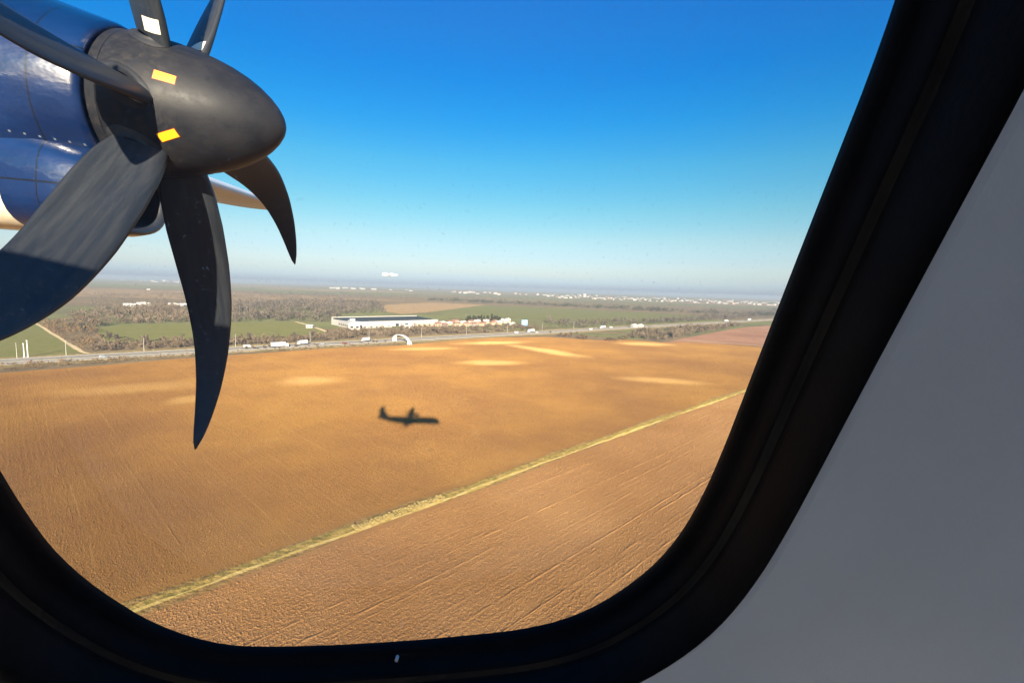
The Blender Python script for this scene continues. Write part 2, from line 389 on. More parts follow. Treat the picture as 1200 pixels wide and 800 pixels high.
patches_far = [patch(580, 401.5, 48, 2.2, .03, .8), patch(640, 411, 50, 2.4, -.17, .8), patch(575, 425, 46, 3.6, 0, .65), patch(755, 403, 38, 2.6, -.03, .65),
               patch(775, 446, 62, 4.0, -.06, .5), patch(362, 446, 48, 6, .02, .45), patch(500, 408.5, 50, 2.2, .02, .5),
               patch(150, 455, 120, 7, .06, .25), patch(222, 468, 30, 6, 0, .35), patch(20, 540, 150, 60, 0, -.55), patch(60, 440, 120, 10, 0, -.4), patch(840, 430, 90, 9, -.05, -.4)]
S1, S2, S3 = (.215, .108, .039), (.295, .155, .046), (.42, .258, .095)
m_far = soil_material('ploughed_soil_far', far_rows, S1, S2, S3, patches_far, 1.0, 16.0, 1.0)
m_near = soil_material('ploughed_soil_near', track_dir, (.26, .132, .050), (.34, .185, .075), (.47, .29, .135), (), 1.0, 14.0, 1.0)
m_red = soil_material('reddish_soil', track_dir, (.16, .085, .058), (.21, .118, .078), (.30, .175, .115), (), 1.3, 30.0, .5)
north_edge = [(-420, 470), (0, 437), (120, 428), (200, 421), (300, 414), (400, 407), (470, 404.5), (560, 396), (640, 394.5), (700, 398.5), (735, 398), (775, 401)]
sheet('ploughed_field', north_edge + [(800, 400), (915, 408), (1090, 421), (1130, 371)] + [(1060, 395), (839, 467), (590, 555), (150, 711), (-320, 876)], .05, m_far,
      'large brown ploughed field with pale dry patches beyond the grass track', 'field')
sheet('ploughed_field', [(-320, 884), (150, 719), (590, 561), (839, 471), (1060, 396), (1130, 372)], .05, m_near,
      'nearest ploughed field with rows running beside the grass track', 'field', [(2500, 900, 0), (1200, -500, 0), (-900, -500, 0)])
sheet('ploughed_field', [(778, 402), (800, 396.5), (850, 387), (872, 383.5), (915, 380.5), (1000, 374), (1140, 366), (1090, 420), (915, 407), (800, 401)], .09, m_red,
      'reddish ploughed field at the right below the wood', 'field')

# clods of turned earth lying in rows on the soil, thinning out with distance
def clod_mesh(name, n, rowdir, row, d0, d1, poly, m, label, seed, hs=(.10, .26), ws=(.30, .75), pw=1.0):
    r = np.random.default_rng(seed); out = []
    a = r.uniform(rad(37), rad(143), n * 2); dd = d0 * (d1 / d0) ** (r.random(n * 2) ** pw)
    P = np.c_[dd * np.cos(a), dd * np.sin(a)]
    e = np.array([math.cos(rowdir), math.sin(rowdir)]); f = np.array([-e[1], e[0]])
    u = P @ e; v = P @ f; v = np.round(v / row) * row + r.normal(0, .27 * row, len(v)); P = u[:, None] * e + v[:, None] * f
    P = P[in_poly(P, poly)][:n]; k = len(P); d = np.linalg.norm(P, axis=1)
    big = np.clip(d / 170, .75, 2.2) ** .5
    w_ = r.uniform(*ws, k) * big; h_ = r.uniform(*hs, k) * big * r.choice([.6, 1, 1, 1.5], k)
    t0 = r.uniform(0, 6.28, k); T = []
    ap = np.c_[P + r.normal(0, .12, (k, 2)) * w_[:, None], h_]
    c = []
    for j in range(3):
        q = t0 + j * 2.094 + r.uniform(-.4, .4, k); ex = w_ * r.uniform(.4, .75, k)
        b = np.cos(q)[:, None] * e * 1.35 + np.sin(q)[:, None] * f * .8
        c.append(np.c_[P + b * ex[:, None], np.full(k, .02)])
    for j in range(3): T.append(np.stack([c[j], c[(j + 1) % 3], ap], 1))
    o = tri_obj(name, np.concatenate(T), m); return tag(o, label, 'earth clods', kind='stuff')
def in_poly(P, poly):
    x, y = P[:, 0], P[:, 1]; ins = np.zeros(len(P), bool); j = len(poly) - 1
    for i in range(len(poly)):
        xi, yi = poly[i]; xj, yj = poly[j]
        c = ((yi > y) != (yj > y)) & (x < (xj - xi) * (y - yi) / (yj - yi + 1e-12) + xi); ins ^= c; j = i
    return ins
_t0, _t1 = G(*TRK[0])[:2], G(*TRK[4])[:2]; _td = (_t1 - _t0) / np.linalg.norm(_t1 - _t0); _tn = np.array([-_td[1], _td[0]])
_A, _B = _t0 - 300 * _td, _t1 + 300 * _td
NEARP = [tuple(_A - 4.2 * _tn), tuple(_B - 4.2 * _tn), tuple(_B - 900 * _tn), tuple(_A - 900 * _tn)]
FARP = [tuple(_A + 5.2 * _tn), tuple(_B + 5.2 * _tn)] + [tuple(G(p[0], p[1] + 1.5)[:2]) for p in ((800, 400), (700, 398.5), (560, 396), (470, 404.5), (400, 407), (300, 414), (200, 421), (0, 437), (-420, 470))]
clod_mesh('clods', 230000, track_dir, 1.15, 70, 420, NEARP, m_near, 'rough earth clods in rows on the nearest ploughed field', 51, (.08, .21), (.22, .56))
clod_mesh('clods', 330000, far_rows, 1.3, 95, 480, FARP, m_far, 'rough earth clods on the large field beyond the grass track', 52, (.09, .22), (.18, .46), .8)
def ridges(name, rowdir, poly, sp, hgt, wid, m, label, seed, dmax, step=2.5, keep=.7):
    # long low ridges left by the plough, each broken here and there
    r = np.random.default_rng(seed); e = np.array([math.cos(rowdir), math.sin(rowdir)]); f = np.array([-e[1], e[0]])
    if f[1] < 0: f = -f
    T = []; v = -500.0
    while v < 520:
        v += r.uniform(*sp); h0 = r.uniform(*hgt); w0 = r.uniform(*wid)
        u = np.arange(-560, 560, step); P = u[:, None] * e + (v + .12 * np.sin(u * .013 + v) + np.convolve(r.normal(0, .25, len(u) + 8), np.ones(9) / 9, 'valid'))[:, None] * f
        d = np.linalg.norm(P, axis=1); ok = in_poly(P, poly) & (d < dmax) & (P[:, 1] > 45)
        br = np.convolve(r.normal(0, 1, len(u) + 24), np.ones(25) / 5, 'valid') > r.normal(-keep, .5); ok &= br
        hh = h0 * r.uniform(.5, 1.25, len(u)); ww = w0 * r.uniform(.75, 1.25, len(u))
        a = np.c_[P - f * ww[:, None] / 2, np.full(len(u), .03)]; b = np.c_[P + f * ww[:, None] / 2, np.full(len(u), .03)]; t = np.c_[P + f * r.normal(0, .06, len(u))[:, None], hh]
        q = np.where(ok[:-1] & ok[1:])[0]
        for x, y in ((a, t), (t, b)):
            T.append(np.stack([x[q], x[q + 1], y[q + 1]], 1)); T.append(np.stack([x[q], y[q + 1], y[q]], 1))
    o = tri_obj(name, np.concatenate(T), m); return tag(o, label, 'plough ridges', kind='stuff')
ridges('plough_ridges', track_dir, NEARP, (1.2, 5.0), (.08, .24), (.4, .8), m_near, 'long low plough ridges running beside the track on the nearest field', 61, 420, 2.0, .4)
ridges('plough_ridges', track_dir, NEARP, (.9, 2.0), (.07, .15), (.3, .5), m_near, 'fine close furrow crests between the bigger ridges of the nearest field', 63, 330, 2.0, .35)
ridges('plough_ridges', far_rows, FARP, (2.2, 11), (.07, .17), (.4, .7), m_far, 'faint plough ridges crossing the large field beyond the track', 62, 440, 3.5, .3)

def crop_mat(name, a, b, c):
    return rough_ground(name, [a, b, c], [.03, .15], (.38, .66), .3)
m_crop = crop_mat('winter_wheat', (.070, .082, .026), (.085, .090, .034), (.105, .092, .045))
m_crop2 = crop_mat('pale_winter_wheat', (.064, .076, .030), (.075, .083, .036), (.095, .088, .045))
m_stub = crop_mat('tan_stubble', (.17, .12, .07), (.2, .14, .08), (.14, .10, .06))
sheet('crop_field', [(-400, 440), (-400, 402), (-60, 390), (38, 375.5), (99, 413), (0, 421)], .06, m_crop, 'bright green crop field at the far left beside the dirt path', 'field')
sheet('crop_field', [(112, 385), (140, 381), (240, 378.5), (350, 377), (372, 384), (388, 391), (330, 396), (240, 399), (125, 403)], .06, m_crop, 'green crop field between two strips of bare trees', 'field')
sheet('crop_field', [(500, 364), (540, 357), (640, 360.5), (760, 366.5), (850, 371), (790, 378), (700, 376), (620, 373.5), (560, 368)], .06, m_crop2, 'long pale green crop field below the dark hedge line', 'field')
sheet('stubble_field', [(446, 364), (452, 357), (505, 354.5), (570, 357), (540, 361), (500, 366), (470, 368)], .07, m_stub, 'tan stubble field behind the long warehouse', 'field')

# grass track between the two ploughed fields: strips of bare path, grass and weeds
def ribbon(name, pts, a, b, z, m, label, cat, step=4.0, jit=.0, kind='structure', parent=None, ph=0.0):
    P = [np.array(p, float)[:2] for p in pts]; L = []; 
    for i in range(len(P) - 1):
        d = P[i + 1] - P[i]; n = max(1, int(np.linalg.norm(d) / step))
        for k in range(n): L.append(P[i] + d * k / n)
    L.append(P[-1]); vs = []; fs = []
    for i, p in enumerate(L):
        d = L[min(i + 1, len(L) - 1)] - L[max(i - 1, 0)]; d /= np.linalg.norm(d); nrm = np.array([-d[1], d[0]])
        ja = jit * (math.sin(i * .37 + ph) + .6 * math.sin(i * 1.7 + ph * 2) + random.uniform(-.5, .5)); jb = jit * (math.sin(i * .29 + 2 + ph) + random.uniform(-.6, .6))
        q = p + nrm * (a + ja); r = p + nrm * (b + jb)
        vs += [(q[0], q[1], z), (r[0], r[1], z)]
        if i: fs.append((2 * i - 2, 2 * i - 1, 2 * i + 1, 2 * i) if b < a else (2 * i - 1, 2 * i - 2, 2 * i, 2 * i + 1))
    o = mesh_obj(name, vs, fs, m)
    o['label'] = label; o['category'] = cat; o['kind'] = kind
    return o
TW = [G(*p) for p in TRK]
m_grass = rough_ground('dry_grass_verge', [(.25, .175, .05), (.32, .22, .07), (.16, .125, .036)], [.25, .6], (.4, .62), .9)
m_path = rough_ground('yellow_trodden_grass', [(.36, .26, .08), (.27, .195, .055), (.40, .30, .12)], [.09, .5], (.42, .62), .5)
m_ditch = rough_ground('dark_weedy_ditch', [(.20, .12, .045), (.13, .09, .032), (.24, .15, .06)], [.2, .8], (.42, .62), .9)
ribbon('track', TW, 3.0, -2.4, .10, m_ditch, 'dark weedy edges of the field track', 'track', jit=.75)
ribbon('track', TW, 1.8, -1.8, .14, m_grass, 'olive grass strip of the field track', 'track', jit=.6, ph=1.3)
ribbon('track', TW, -.6, -1.7, .18, m_path, 'pale yellow trodden path of the field track', 'track', jit=.42, ph=2.1)

# motorway
RD = [(-420, 447.2), (0, 424), (470, 398.2), (912, 374), (1080, 364.8)]
RW = [G(*p) for p in RD]; RWa, RWb = RW[0], RW[-1]
rdir = (RWb - RWa)[:2] / np.linalg.norm((RWb - RWa)[:2]); rnor = np.array([-rdir[1], rdir[0]])
road_az = math.atan2(rdir[1], rdir[0])
def on_road(px, off):
    """point on the road, where the road passes that column, off metres across"""
    y = np.interp(px, [p[0] for p in RD], [p[1] for p in RD]); p = G(px, y)
    return np.array([p[0] + rnor[0] * off, p[1] + rnor[1] * off, 0.0])
m_verge = rough_ground('scrubby_verge', [(.13, .10, .055), (.09, .08, .035), (.2, .16, .09)], [.06, .3], (.42, .62), .9)
m_asph = rough_ground('weathered_asphalt', [(.17, .16, .15), (.20, .19, .175), (.14, .135, .13)], [.05, .4], (.4, .62), .1)
m_should = rough_ground('pale_gravel_shoulder', [(.30, .25, .17), (.24, .20, .14), (.34, .28, .20)], [.05, .4], (.4, .62), .3)
ribbon('verge', [RWa, RWb], 26, -28, .08, m_verge, 'scrubby verge along the motorway', 'verge', step=12, jit=2.0)
ribbon('verge', [RWa, RWb], 14.6, -14.6, .12, m_should, 'pale gravel shoulders of the motorway', 'shoulder', step=30)
ribbon('road', [RWa, RWb], 12.6, 2.2, .16, m_asph, 'far carriageway of the straight motorway', 'road', step=30)
ribbon('road', [RWa, RWb], -2.2, -12.6, .16, m_asph, 'near carriageway of the straight motorway', 'road', step=30)
for s, lab in ((1, 'far'), (-1, 'near')):
    for off in (3.0, 11.9):
        ribbon('road_marking', [RWa, RWb], s * off + .12, s * off - .12, .18, MAT['white'], 'white edge line on the %s carriageway, %s side' % (lab, 'median' if off < 5 else 'outer'), 'road marking', step=60)
m_dirt = rough_ground('pale_dirt', [(.27, .21, .13), (.21, .17, .11), (.31, .25, .16)], [.08, .4], (.4, .62), .3)
for pts, wd, lab in (([(36, 375), (60, 390), (97, 413), (105, 414.5)], 3.0, 'pale dirt path beside the left green field'),
                     ([(346, 377), (362, 381), (385, 389.5), (402, 395)], 4.5, 'pale dirt lane by the small white hut'),
                     ([(0, 428.5), (150, 419), (300, 411.5)], 3.0, 'pale service track between motorway and ploughed field'),
                     ([(600, 387), (560, 388), (500, 385), (430, 390)], 5, 'pale lane in front of the village'),
                     ([(800, 398.6), (860, 402.5), (915, 407.3), (1090, 420)], 3.5, 'pale farm track dividing the brown and reddish fields')):
    ribbon('dirt_path', [G(*p) for p in pts], wd / 2, -wd / 2, .2, m_dirt, lab, 'path', step=6, jit=.3)

# ------------------------------------------------------------------ vegetation
def twig_mat(name, a, b, sc=.05):
    return mat(name, a, .9, scale=sc, col2=b, detail=5, spec=.1)
MAT['twig'] = twig_mat('bare_winter_twigs', (.085, .063, .044), (.20, .15, .105))
MAT['twig2'] = twig_mat('grey_brown_twigs', (.060, .050, .040), (.16, .13, .10))
MAT['twig3'] = twig_mat('reddish_scrub_twigs', (.12, .075, .045), (.19, .13, .07))
MAT['ever'] = twig_mat('dark_evergreen_leaves', (.022, .030, .016), (.05, .05, .028), .3)
MAT['trunk'] = mat('grey_bark', (.11, .09, .07), .9, var=.3, scale=3)
MAT['reed'] = twig_mat('pale_dry_reeds', (.48, .36, .15), (.34, .26, .09), .4)
MAT['weed'] = twig_mat('dull_green_weeds', (.17, .13, .036), (.29, .21, .06), .3)
def crowns(P, h, wd, n, base=.15, thin=.16, seed=0, up=.5):
    """P (k,2) feet, h,wd (k,) -> thin twig-like triangles filling every crown"""
    r = np.random.default_rng(seed); k = len(P)
    d = r.normal(size=(k, n, 3)); d /= np.linalg.norm(d, axis=2, keepdims=True)
    rr = r.random((k, n, 1)) ** .45 * (.75 + .5 * r.random((k, n, 1)) * (r.random((k, n, 1)) > .6))
    c = d * rr
    cz = (h * (base + (1 - base) * .5))[:, None]
    cen = np.stack([P[:, 0, None] + c[..., 0] * wd[:, None] / 2, P[:, 1, None] + c[..., 1] * wd[:, None] / 2, cz + c[..., 2] * (h * (1 - base) * .5)[:, None]], 2)
    cen[..., 2] = np.maximum(cen[..., 2], .3)
    a = c * np.array([1, 1, .6]) + r.normal(size=(k, n, 3)) * .45 + np.array([0, 0, up]); a /= np.linalg.norm(a, axis=2, keepdims=True)
    b = np.cross(a, r.normal(size=(k, n, 3))); b /= np.linalg.norm(b, axis=2, keepdims=True)
    L = (np.minimum(h, wd * 1.6)[:, None, None] * r.uniform(.16, .34, (k, n, 1))); Wd = L * r.uniform(thin * .6, thin * 1.6, (k, n, 1))
    t = np.stack([cen - a * L * .5 - b * Wd, cen - a * L * .5 + b * Wd, cen + a * L * .6], 2)
    return t.reshape(-1, 3, 3)
def in_poly(P, poly):
    x, y = P[:, 0], P[:, 1]; ins = np.zeros(len(P), bool); j = len(poly) - 1
    for i in range(len(poly)):
        xi, yi = poly[i]; xj, yj = poly[j]
        c = ((yi > y) != (yj > y)) & (x < (xj - xi) * (y - yi) / (yj - yi + 1e-12) + xi); ins ^= c; j = i
    return ins
def scatter(pxpoly, n, seed):
    poly = [tuple(G(*p)[:2]) for p in pxpoly]; a = np.array(poly); r = np.random.default_rng(seed)
    lo, hi = a.min(0), a.max(0); out = []
    tot = 0
    while tot < n:
        q = r.uniform(lo, hi, (4 * n, 2)); q = q[in_poly(q, poly)]; out.append(q); tot += len(q)
        if len(out) > 60: break
    q = np.concatenate(out)[:n]
    # clumpiness
    return q
def woods(name, pxpoly, n, h, wr, tris, m, label, seed, thin=.3, base=.05):
    P = scatter(pxpoly, n, seed); r = np.random.default_rng(seed + 100)
    hh = r.uniform(*h, len(P)) * r.choice([.4, .65, .9, 1, 1.3], len(P)) * (1 + .3 * np.sin(P[:, 0] * .031 + seed) * np.sin(P[:, 1] * .023)); ww = hh * r.uniform(*wr, len(P))
    o = tri_obj(name, crowns(P, hh, ww, tris, base, thin * .72, seed, .9), m)
    return tag(o, label, 'trees', kind='stuff')
woods('scrub', [(60, 377), (115, 369), (112, 384), (120, 402), (104, 413), (92, 408), (72, 396), (45, 380)], 420, (2, 5), (.8, 1.4), 26, MAT['twig3'], 'rusty brown scrub between dirt path and green field', 1)
woods('woodland', [(105, 404), (300, 397.5), (392, 391.5), (408, 397.5), (300, 404), (105, 412)], 620, (3, 6.5), (.6, 1.0), 34, MAT['twig'], 'strip of bare trees in front of the middle green field', 2)
woods('woodland', [(60, 377), (110, 362), (280, 356), (280, 377), (140, 380), (112, 384)], 1500, (4, 8.5), (.7, 1.2), 24, MAT['twig'], 'brown woodland behind the middle green field at left', 3)
woods('woodland', [(275, 354), (440, 353), (452, 366), (400, 368), (392, 378), (350, 376), (275, 377)], 2300, (6, 11), (.6, 1.0), 24, MAT['twig2'], 'dense grey brown wood left of the warehouse', 4)
woods('woodland', [(396, 386), (410, 388), (500, 386), (600, 382), (640, 384), (640, 387), (560, 390), (480, 394), (400, 397.5)], 700, (3, 7), (.7, 1.2), 30, MAT['twig'], 'strip of bare trees between warehouse and motorway', 5)
woods('woodland', [(640, 377), (700, 376), (790, 375), (880, 366), (915, 362), (930, 366), (870, 373), (760, 380.5), (650, 386)], 1500, (5, 9), (.7, 1.2), 24, MAT['twig2'], 'brown wood beyond the motorway at right', 6)
woods('woodland', [(745, 388), (800, 384.5), (868, 380.5), (866, 382.5), (848, 386), (800, 395), (775, 400), (738, 396)], 520, (4, 8), (.7, 1.2), 34, MAT['twig'], 'bare thicket at the edge of the reddish field', 7)
woods('woodland', [(100, 345), (280, 343), (440, 345), (440, 352), (280, 354), (105, 360)], 1500, (6, 11), (1.2, 3), 12, MAT['twig2'], 'far brown woodland near the horizon at left', 8)
woods('woodland', [(500, 350.6), (640, 356.6), (760, 362.5), (915, 369.5), (915, 372), (760, 365), (640, 358.8), (500, 352.4)], 900, (7, 12), (1.0, 2.0), 14, MAT['ever'], 'long dark hedge line across the far fields', 9)
woods('woodland', [(440, 345), (640, 350), (915, 359), (915, 366), (760, 361), (560, 352), (440, 350)], 900, (6, 11), (1.2, 3), 12, MAT['twig2'], 'scattered far woods below the distant town', 10)
woods('scrub', [(0, 428), (150, 419.5), (300, 411.5), (420, 404.5), (470, 402), (470, 404), (400, 406.6), (300, 413.4), (200, 420), (0, 436)], 520, (1, 2.6), (.8, 1.5), 22, MAT['twig3'], 'low scrub along the near edge of the motorway', 11)
# weeds and reeds along the field track
def along_track(n, x0, x1, o0, o1, seed):
    r = np.random.default_rng(seed); t = r.uniform(x0, x1, n); xs = [p[0] for p in TRK]; ys = [p[1] for p in TRK]
    d = np.array([math.cos(track_dir), math.sin(track_dir)]); nr = np.array([-d[1], d[0]])
    off = r.uniform(o0, o1, n)
    return np.array([G(x, np.interp(x, xs, ys))[:2] + nr * o for x, o in zip(t, off)])
P = along_track(420, 415, 520, -1.0, 1.5, 21); k = len(P)
tag(tri_obj('dry_reeds', crowns(P, RNG.uniform(.3, .9, k), RNG.uniform(.5, 1.2, k), 40, 0, .16, 22, 1.2), MAT['reed']), 'pale dry reeds clumped along the field track', 'reeds', kind='stuff')
P = along_track(750, 140, 900, .4, 2.6, 23); k = len(P)
tag(tri_obj('weeds', crowns(P, RNG.uniform(.12, .42, k), RNG.uniform(.4, 1.2, k), 22, 0, .2, 24, .8), MAT['weed']), 'dull green weeds growing beside the field track', 'weeds', kind='stuff')

# trees one can tell apart
def tree_proto(kind, h, wd, m, n, base, seed, thin=.2):
    root = empty(kind)
    P0 = np.zeros((1, 2)); t = crowns(P0, np.array([h]), np.array([wd]), n, base, thin, seed, .7)
    mb = MB(); mb.tube([(0, 0, 0), (.1, .05, h * .35), (-.05, .1, h * .62)], [h * .02, h * .014, h * .006], 6)
    r = random.Random(seed)
    for k in range(5):
        a = r.uniform(0, 6.28); z = h * r.uniform(.25, .5); L = wd * .38
        mb.tube([(0.05, 0.05, z), (L * .6 * math.cos(a), L * .6 * math.sin(a), z + h * .14), (L * math.cos(a), L * math.sin(a), z + h * .3)], [h * .009, h * .006, h * .003], 5)
    mb.build('trunk', MAT['trunk'], root); tri_obj('crown', t, m, root)
    return root
used = set()
def place_tree(proto, x, y, s, label, group, cat='tree', rz=None):
    o = proto if id(proto) not in used else copy_tree(proto)
    used.add(id(proto))
    o.location = (x, y, 0); o.scale = (s, s, s * random.uniform(.9, 1.1)); o.rotation_euler = (0, 0, random.uniform(0, 6.28))
    tag(o, label, cat, group)
    return o
E1 = tree_proto('evergreen_tree', 11, 4.6, MAT['ever'], 160, .06, 31, .3)
E2 = tree_proto('evergreen_tree', 13, 3.8, MAT['ever'], 160, .06, 32, .3)
for k in range(26):
    px = 546 + k * 1.6 + random.uniform(-.6, .6)
    p = G(px, 378.2 + random.uniform(-1.5, .8)); place_tree((E1, E2)[k % 2], p[0], p[1], random.uniform(.7, 1.25), 'dark evergreen tree in the row behind the village houses', 'dark trees behind the village')
Pp = tree_proto('poplar_tree', 14, 2.8, MAT['twig2'], 130, .12, 33, .14)
for k, px in enumerate([679, 683, 686.5, 690, 693.5, 698, 702, 706, 710, 714, 719, 723]):
    p = G(px, 381.5 - (px - 679) * .03); place_tree(Pp, p[0], p[1], random.uniform(.75, 1.1), 'slim bare poplar standing above the motorway at right', 'bare poplars beyond the motorway')
B1 = tree_proto('bare_tree', 6.5, 6.0, MAT['twig'], 130, .05, 34, .16)
B2 = tree_proto('bare_tree', 5.5, 6.5, MAT['twig3'], 130, .03, 35, .16)
for k, (px, py, s) in enumerate([(657, 394, .9), (663, 394.5, 1.1), (669, 394.5, 1.0), (682, 397, 1.2), (687, 398, .9), (712, 399, .8), (716, 399.5, 1.0), (721, 399.5, .7), (726, 399, 1.0), (733, 398, 1.0), (738, 396, 1.2), (676, 391, .6), (645, 390, .6), (700, 395, .5)]):
    p = G(px, py); place_tree((B1, B2)[k % 2], p[0], p[1], s, 'bare bush at the far edge of the brown ploughed field', 'bushes at the field edge', 'bush')
for k in range(30):
    px = random.uniform(275, 470); y = np.interp(px, [275, 400, 470], [409.5, 402.6, 400.5]) + random.uniform(-.6, 1.4)
    p = G(px, y); place_tree((B1, B2)[k % 2], p[0], p[1], random.uniform(.25, .5), 'low bare bush on the verge between motorway and ploughed field', 'verge bushes', 'bush')
B3 = tree_proto('bare_tree', 8, 6.0, MAT['twig2'], 150, .12, 36, .14)
for k, (px, py) in enumerate([(88, 378), (95, 384), (104, 379), (113, 389), (120, 396), (98, 391), (83, 384), (128, 398), (137, 400), (150, 400.5), (171, 401), (188, 400.5), (205, 400), (292, 398), (320, 396.5), (345, 395), (365, 393.5)]):
    p = G(px, py); place_tree(B3, p[0], p[1], random.uniform(.5, 1.0), 'bare winter tree standing around the middle green field', 'bare trees round the green field')
p = G(99, 388); g1 = place_tree(E1, p[0], p[1], .7, 'single dark green fir in the brown scrub at left', None)
if 'group' in g1: del g1['group']

# ------------------------------------------------------------------ buildings
m_wall_w = mat('white_render', (.45, .42, .38), .8, var=.08, scale=.2)
m_wall_p = mat('peach_render', (.50, .36, .26), .8, var=.1, scale=.2)
m_roof_r = mat('red_roof_tiles', (.26, .13, .085), .85, var=.2, scale=.8)
m_roof_g = mat('slate_grey_roof', (.06, .07, .07), .9, var=.15, scale=.05, spec=.1)
m_roof_l = mat('pale_sheet_roof', (.58, .56, .52), .8, var=.08, scale=.1, spec=.1)
m_glass = mat('dark_window_glass', (.03, .04, .05), .15)
def at_px(px, py): 
    p = G(px, py); return float(p[0]), float(p[1])
def mpp(px, py): return dist(px, py) / FPX      # metres per photo pixel at that ground point

# long warehouse: dark shallow roof between pale parapets
x0, y0 = at_px(411, 384.0); x1, y1 = at_px(513, 380.5)
wl = math.hypot(x1 - x0, y1 - y0); wa = math.atan2(y1 - y0, x1 - x0)
ware = empty('warehouse', ((x0 + x1) / 2, (y0 + y1) / 2, 0), wa)
tag(ware, 'long white warehouse with a dark grey roof behind bare trees', 'warehouse')
D = 58.0
mb = MB(); mb.box((0, 1, 3.8), (wl, 2, 7.6)); mb.box((0, D, 5.2), (wl, 1.5, 10.4)); mb.box((-wl / 2 - .01, D / 2, 3.9), (1.2, D, 7.8)); mb.box((wl / 2, D / 2, 3.9), (1.2, D, 7.8)); mb.build('wall', m_wall_w, ware)
mb = MB(); mb.add([(-wl / 2, 2, 7.2), (wl / 2, 2, 7.2), (wl / 2, D - 1, 9.4), (-wl / 2, D - 1, 9.4), (-wl / 2, 2, 6.8), (wl / 2, 2, 6.8), (wl / 2, D - 1, 9), (-wl / 2, D - 1, 9)], [(0, 1, 2, 3), (7, 6, 5, 4), (0, 4, 5, 1), (2, 6, 7, 3)]); mb.build('roof', m_roof_g, ware)
for k in range(9):
    mb = MB(); mb.box((-wl / 2 + 8 + k * (wl - 16) / 8, -.03, 2.0), (5, .1, 3.6)); mb.build('loading_door', m_glass, ware)
mb = MB(); mb.box((-wl / 2 + 10, 16, 9.2), (5, 5, 3)); mb.build('roof_plant_box', m_roof_l, ware)
def shed(px0, px1, py, h, dp, label, roof=m_roof_l, wall=m_wall_w, rise=1.2, dpy=0.0):
    ax, ay = at_px(px0, py); bx, by = at_px(px1, py + dpy); L = math.hypot(bx - ax, by - ay); a = math.atan2(by - ay, bx - ax)
    o = empty('shed', ((ax + bx) / 2, (ay + by) / 2, 0), a); tag(o, label, 'building')
    mb = MB(); mb.box((0, dp / 2, h / 2), (L, dp, h)); mb.build('wall', wall, o)
    mb = MB(); mb.gable((0, dp / 2, h + .02), (L, dp), rise, 0, 0, .3); mb.build('roof', roof, o)
    n = max(2, int(L / 7))
    for k in range(n):
        mb = MB(); mb.box((-L / 2 + (k + .5) * L / n, -.04, h * .45), (L / n * .5, .1, h * .35)); mb.build('window', m_glass, o)
    return o
shed(396.5, 408, 382.0, 7, 25, 'white annex at the left end of the long warehouse', dpy=2.6)
shed(409, 422, 386.2, 7.0, 14, 'tall white block in front of the left warehouse corner')
shed(424, 459, 384.4, 3.2, 10, 'low white shed along the front of the warehouse', dpy=-1.0)
shed(461, 486, 381.6, 6.0, 16, 'white shed in the middle in front of the warehouse', dpy=-.4)
shed(474, 488, 384.6, 3.5, 10, 'small white shed nearest the motorway arch', dpy=-.2)
shed(488, 512, 382.0, 3.8, 10, 'low pale shed at the right end of the warehouse', wall=m_wall_p, dpy=-.3)
shed(358.5, 366, 384.3, 3.0, 8, 'small white hut standing alone beside the green field', dpy=.2)
# village houses
def house(px, py, wd, dp, h, wall, roof, label, group=None, rz=None, rise=None, cat='house'):
    x, y = at_px(px, py); o = empty('house', (x, y, 0), road_az + (rz if rz is not None else random.uniform(-.3, .3)))
    tag(o, label, cat, group)
    mb = MB(); mb.box((0, 0, h / 2), (wd, dp, h)); mb.build('wall', wall, o)
    mb = MB(); mb.gable((0, 0, h + .02), (wd, dp), rise or dp * .3, 0, 0, .4); mb.box((wd * .2, 0, h + dp * .3), (.7, .7, 1.6)); mb.build('roof', roof, o)
    for k in (-1, 0, 1):
        mb = MB(); mb.box((k * wd * .3, -dp / 2 - .03, h * .55), (1.3, .1, 1.4)); mb.build('window', m_glass, o)
    return o
for k in range(24):
    px = 514 + k * 3.7 + random.uniform(-1, 1); py = 381.5 - (px - 514) * .012 + random.choice([-3.5, -2, -.5, .6])
    house(px, py, random.uniform(6, 11), random.uniform(6, 8), random.uniform(2.6, 4.2), m_wall_p if random.random() < .55 else m_wall_w, m_roof_r if random.random() < .5 else m_roof_l,
          'small peach or white village house right of the warehouse', 'village houses')
for k, px in enumerate((743, 750.5)):
    house(px, 383.5, 9, 7, 3.4, m_wall_w, m_roof_l, ['white hut in the thicket, left of a pair', 'white hut in the thicket, right of a pair'][k], None)
for k, (px, py) in enumerate([(148, 359.5), (152, 359.3), (157, 359.5), (161, 359), (165, 358), (168, 357.5), (173, 358), (202, 359), (210, 359.8), (215, 359.4), (221, 359.2), (174, 339.8)]):
    house(px, py, random.uniform(8, 14), 8, random.uniform(3, 5), m_wall_w, m_roof_l, 'white farm building far off beyond the left woods', 'white farm buildings at left', rz=random.uniform(-.2, .2))
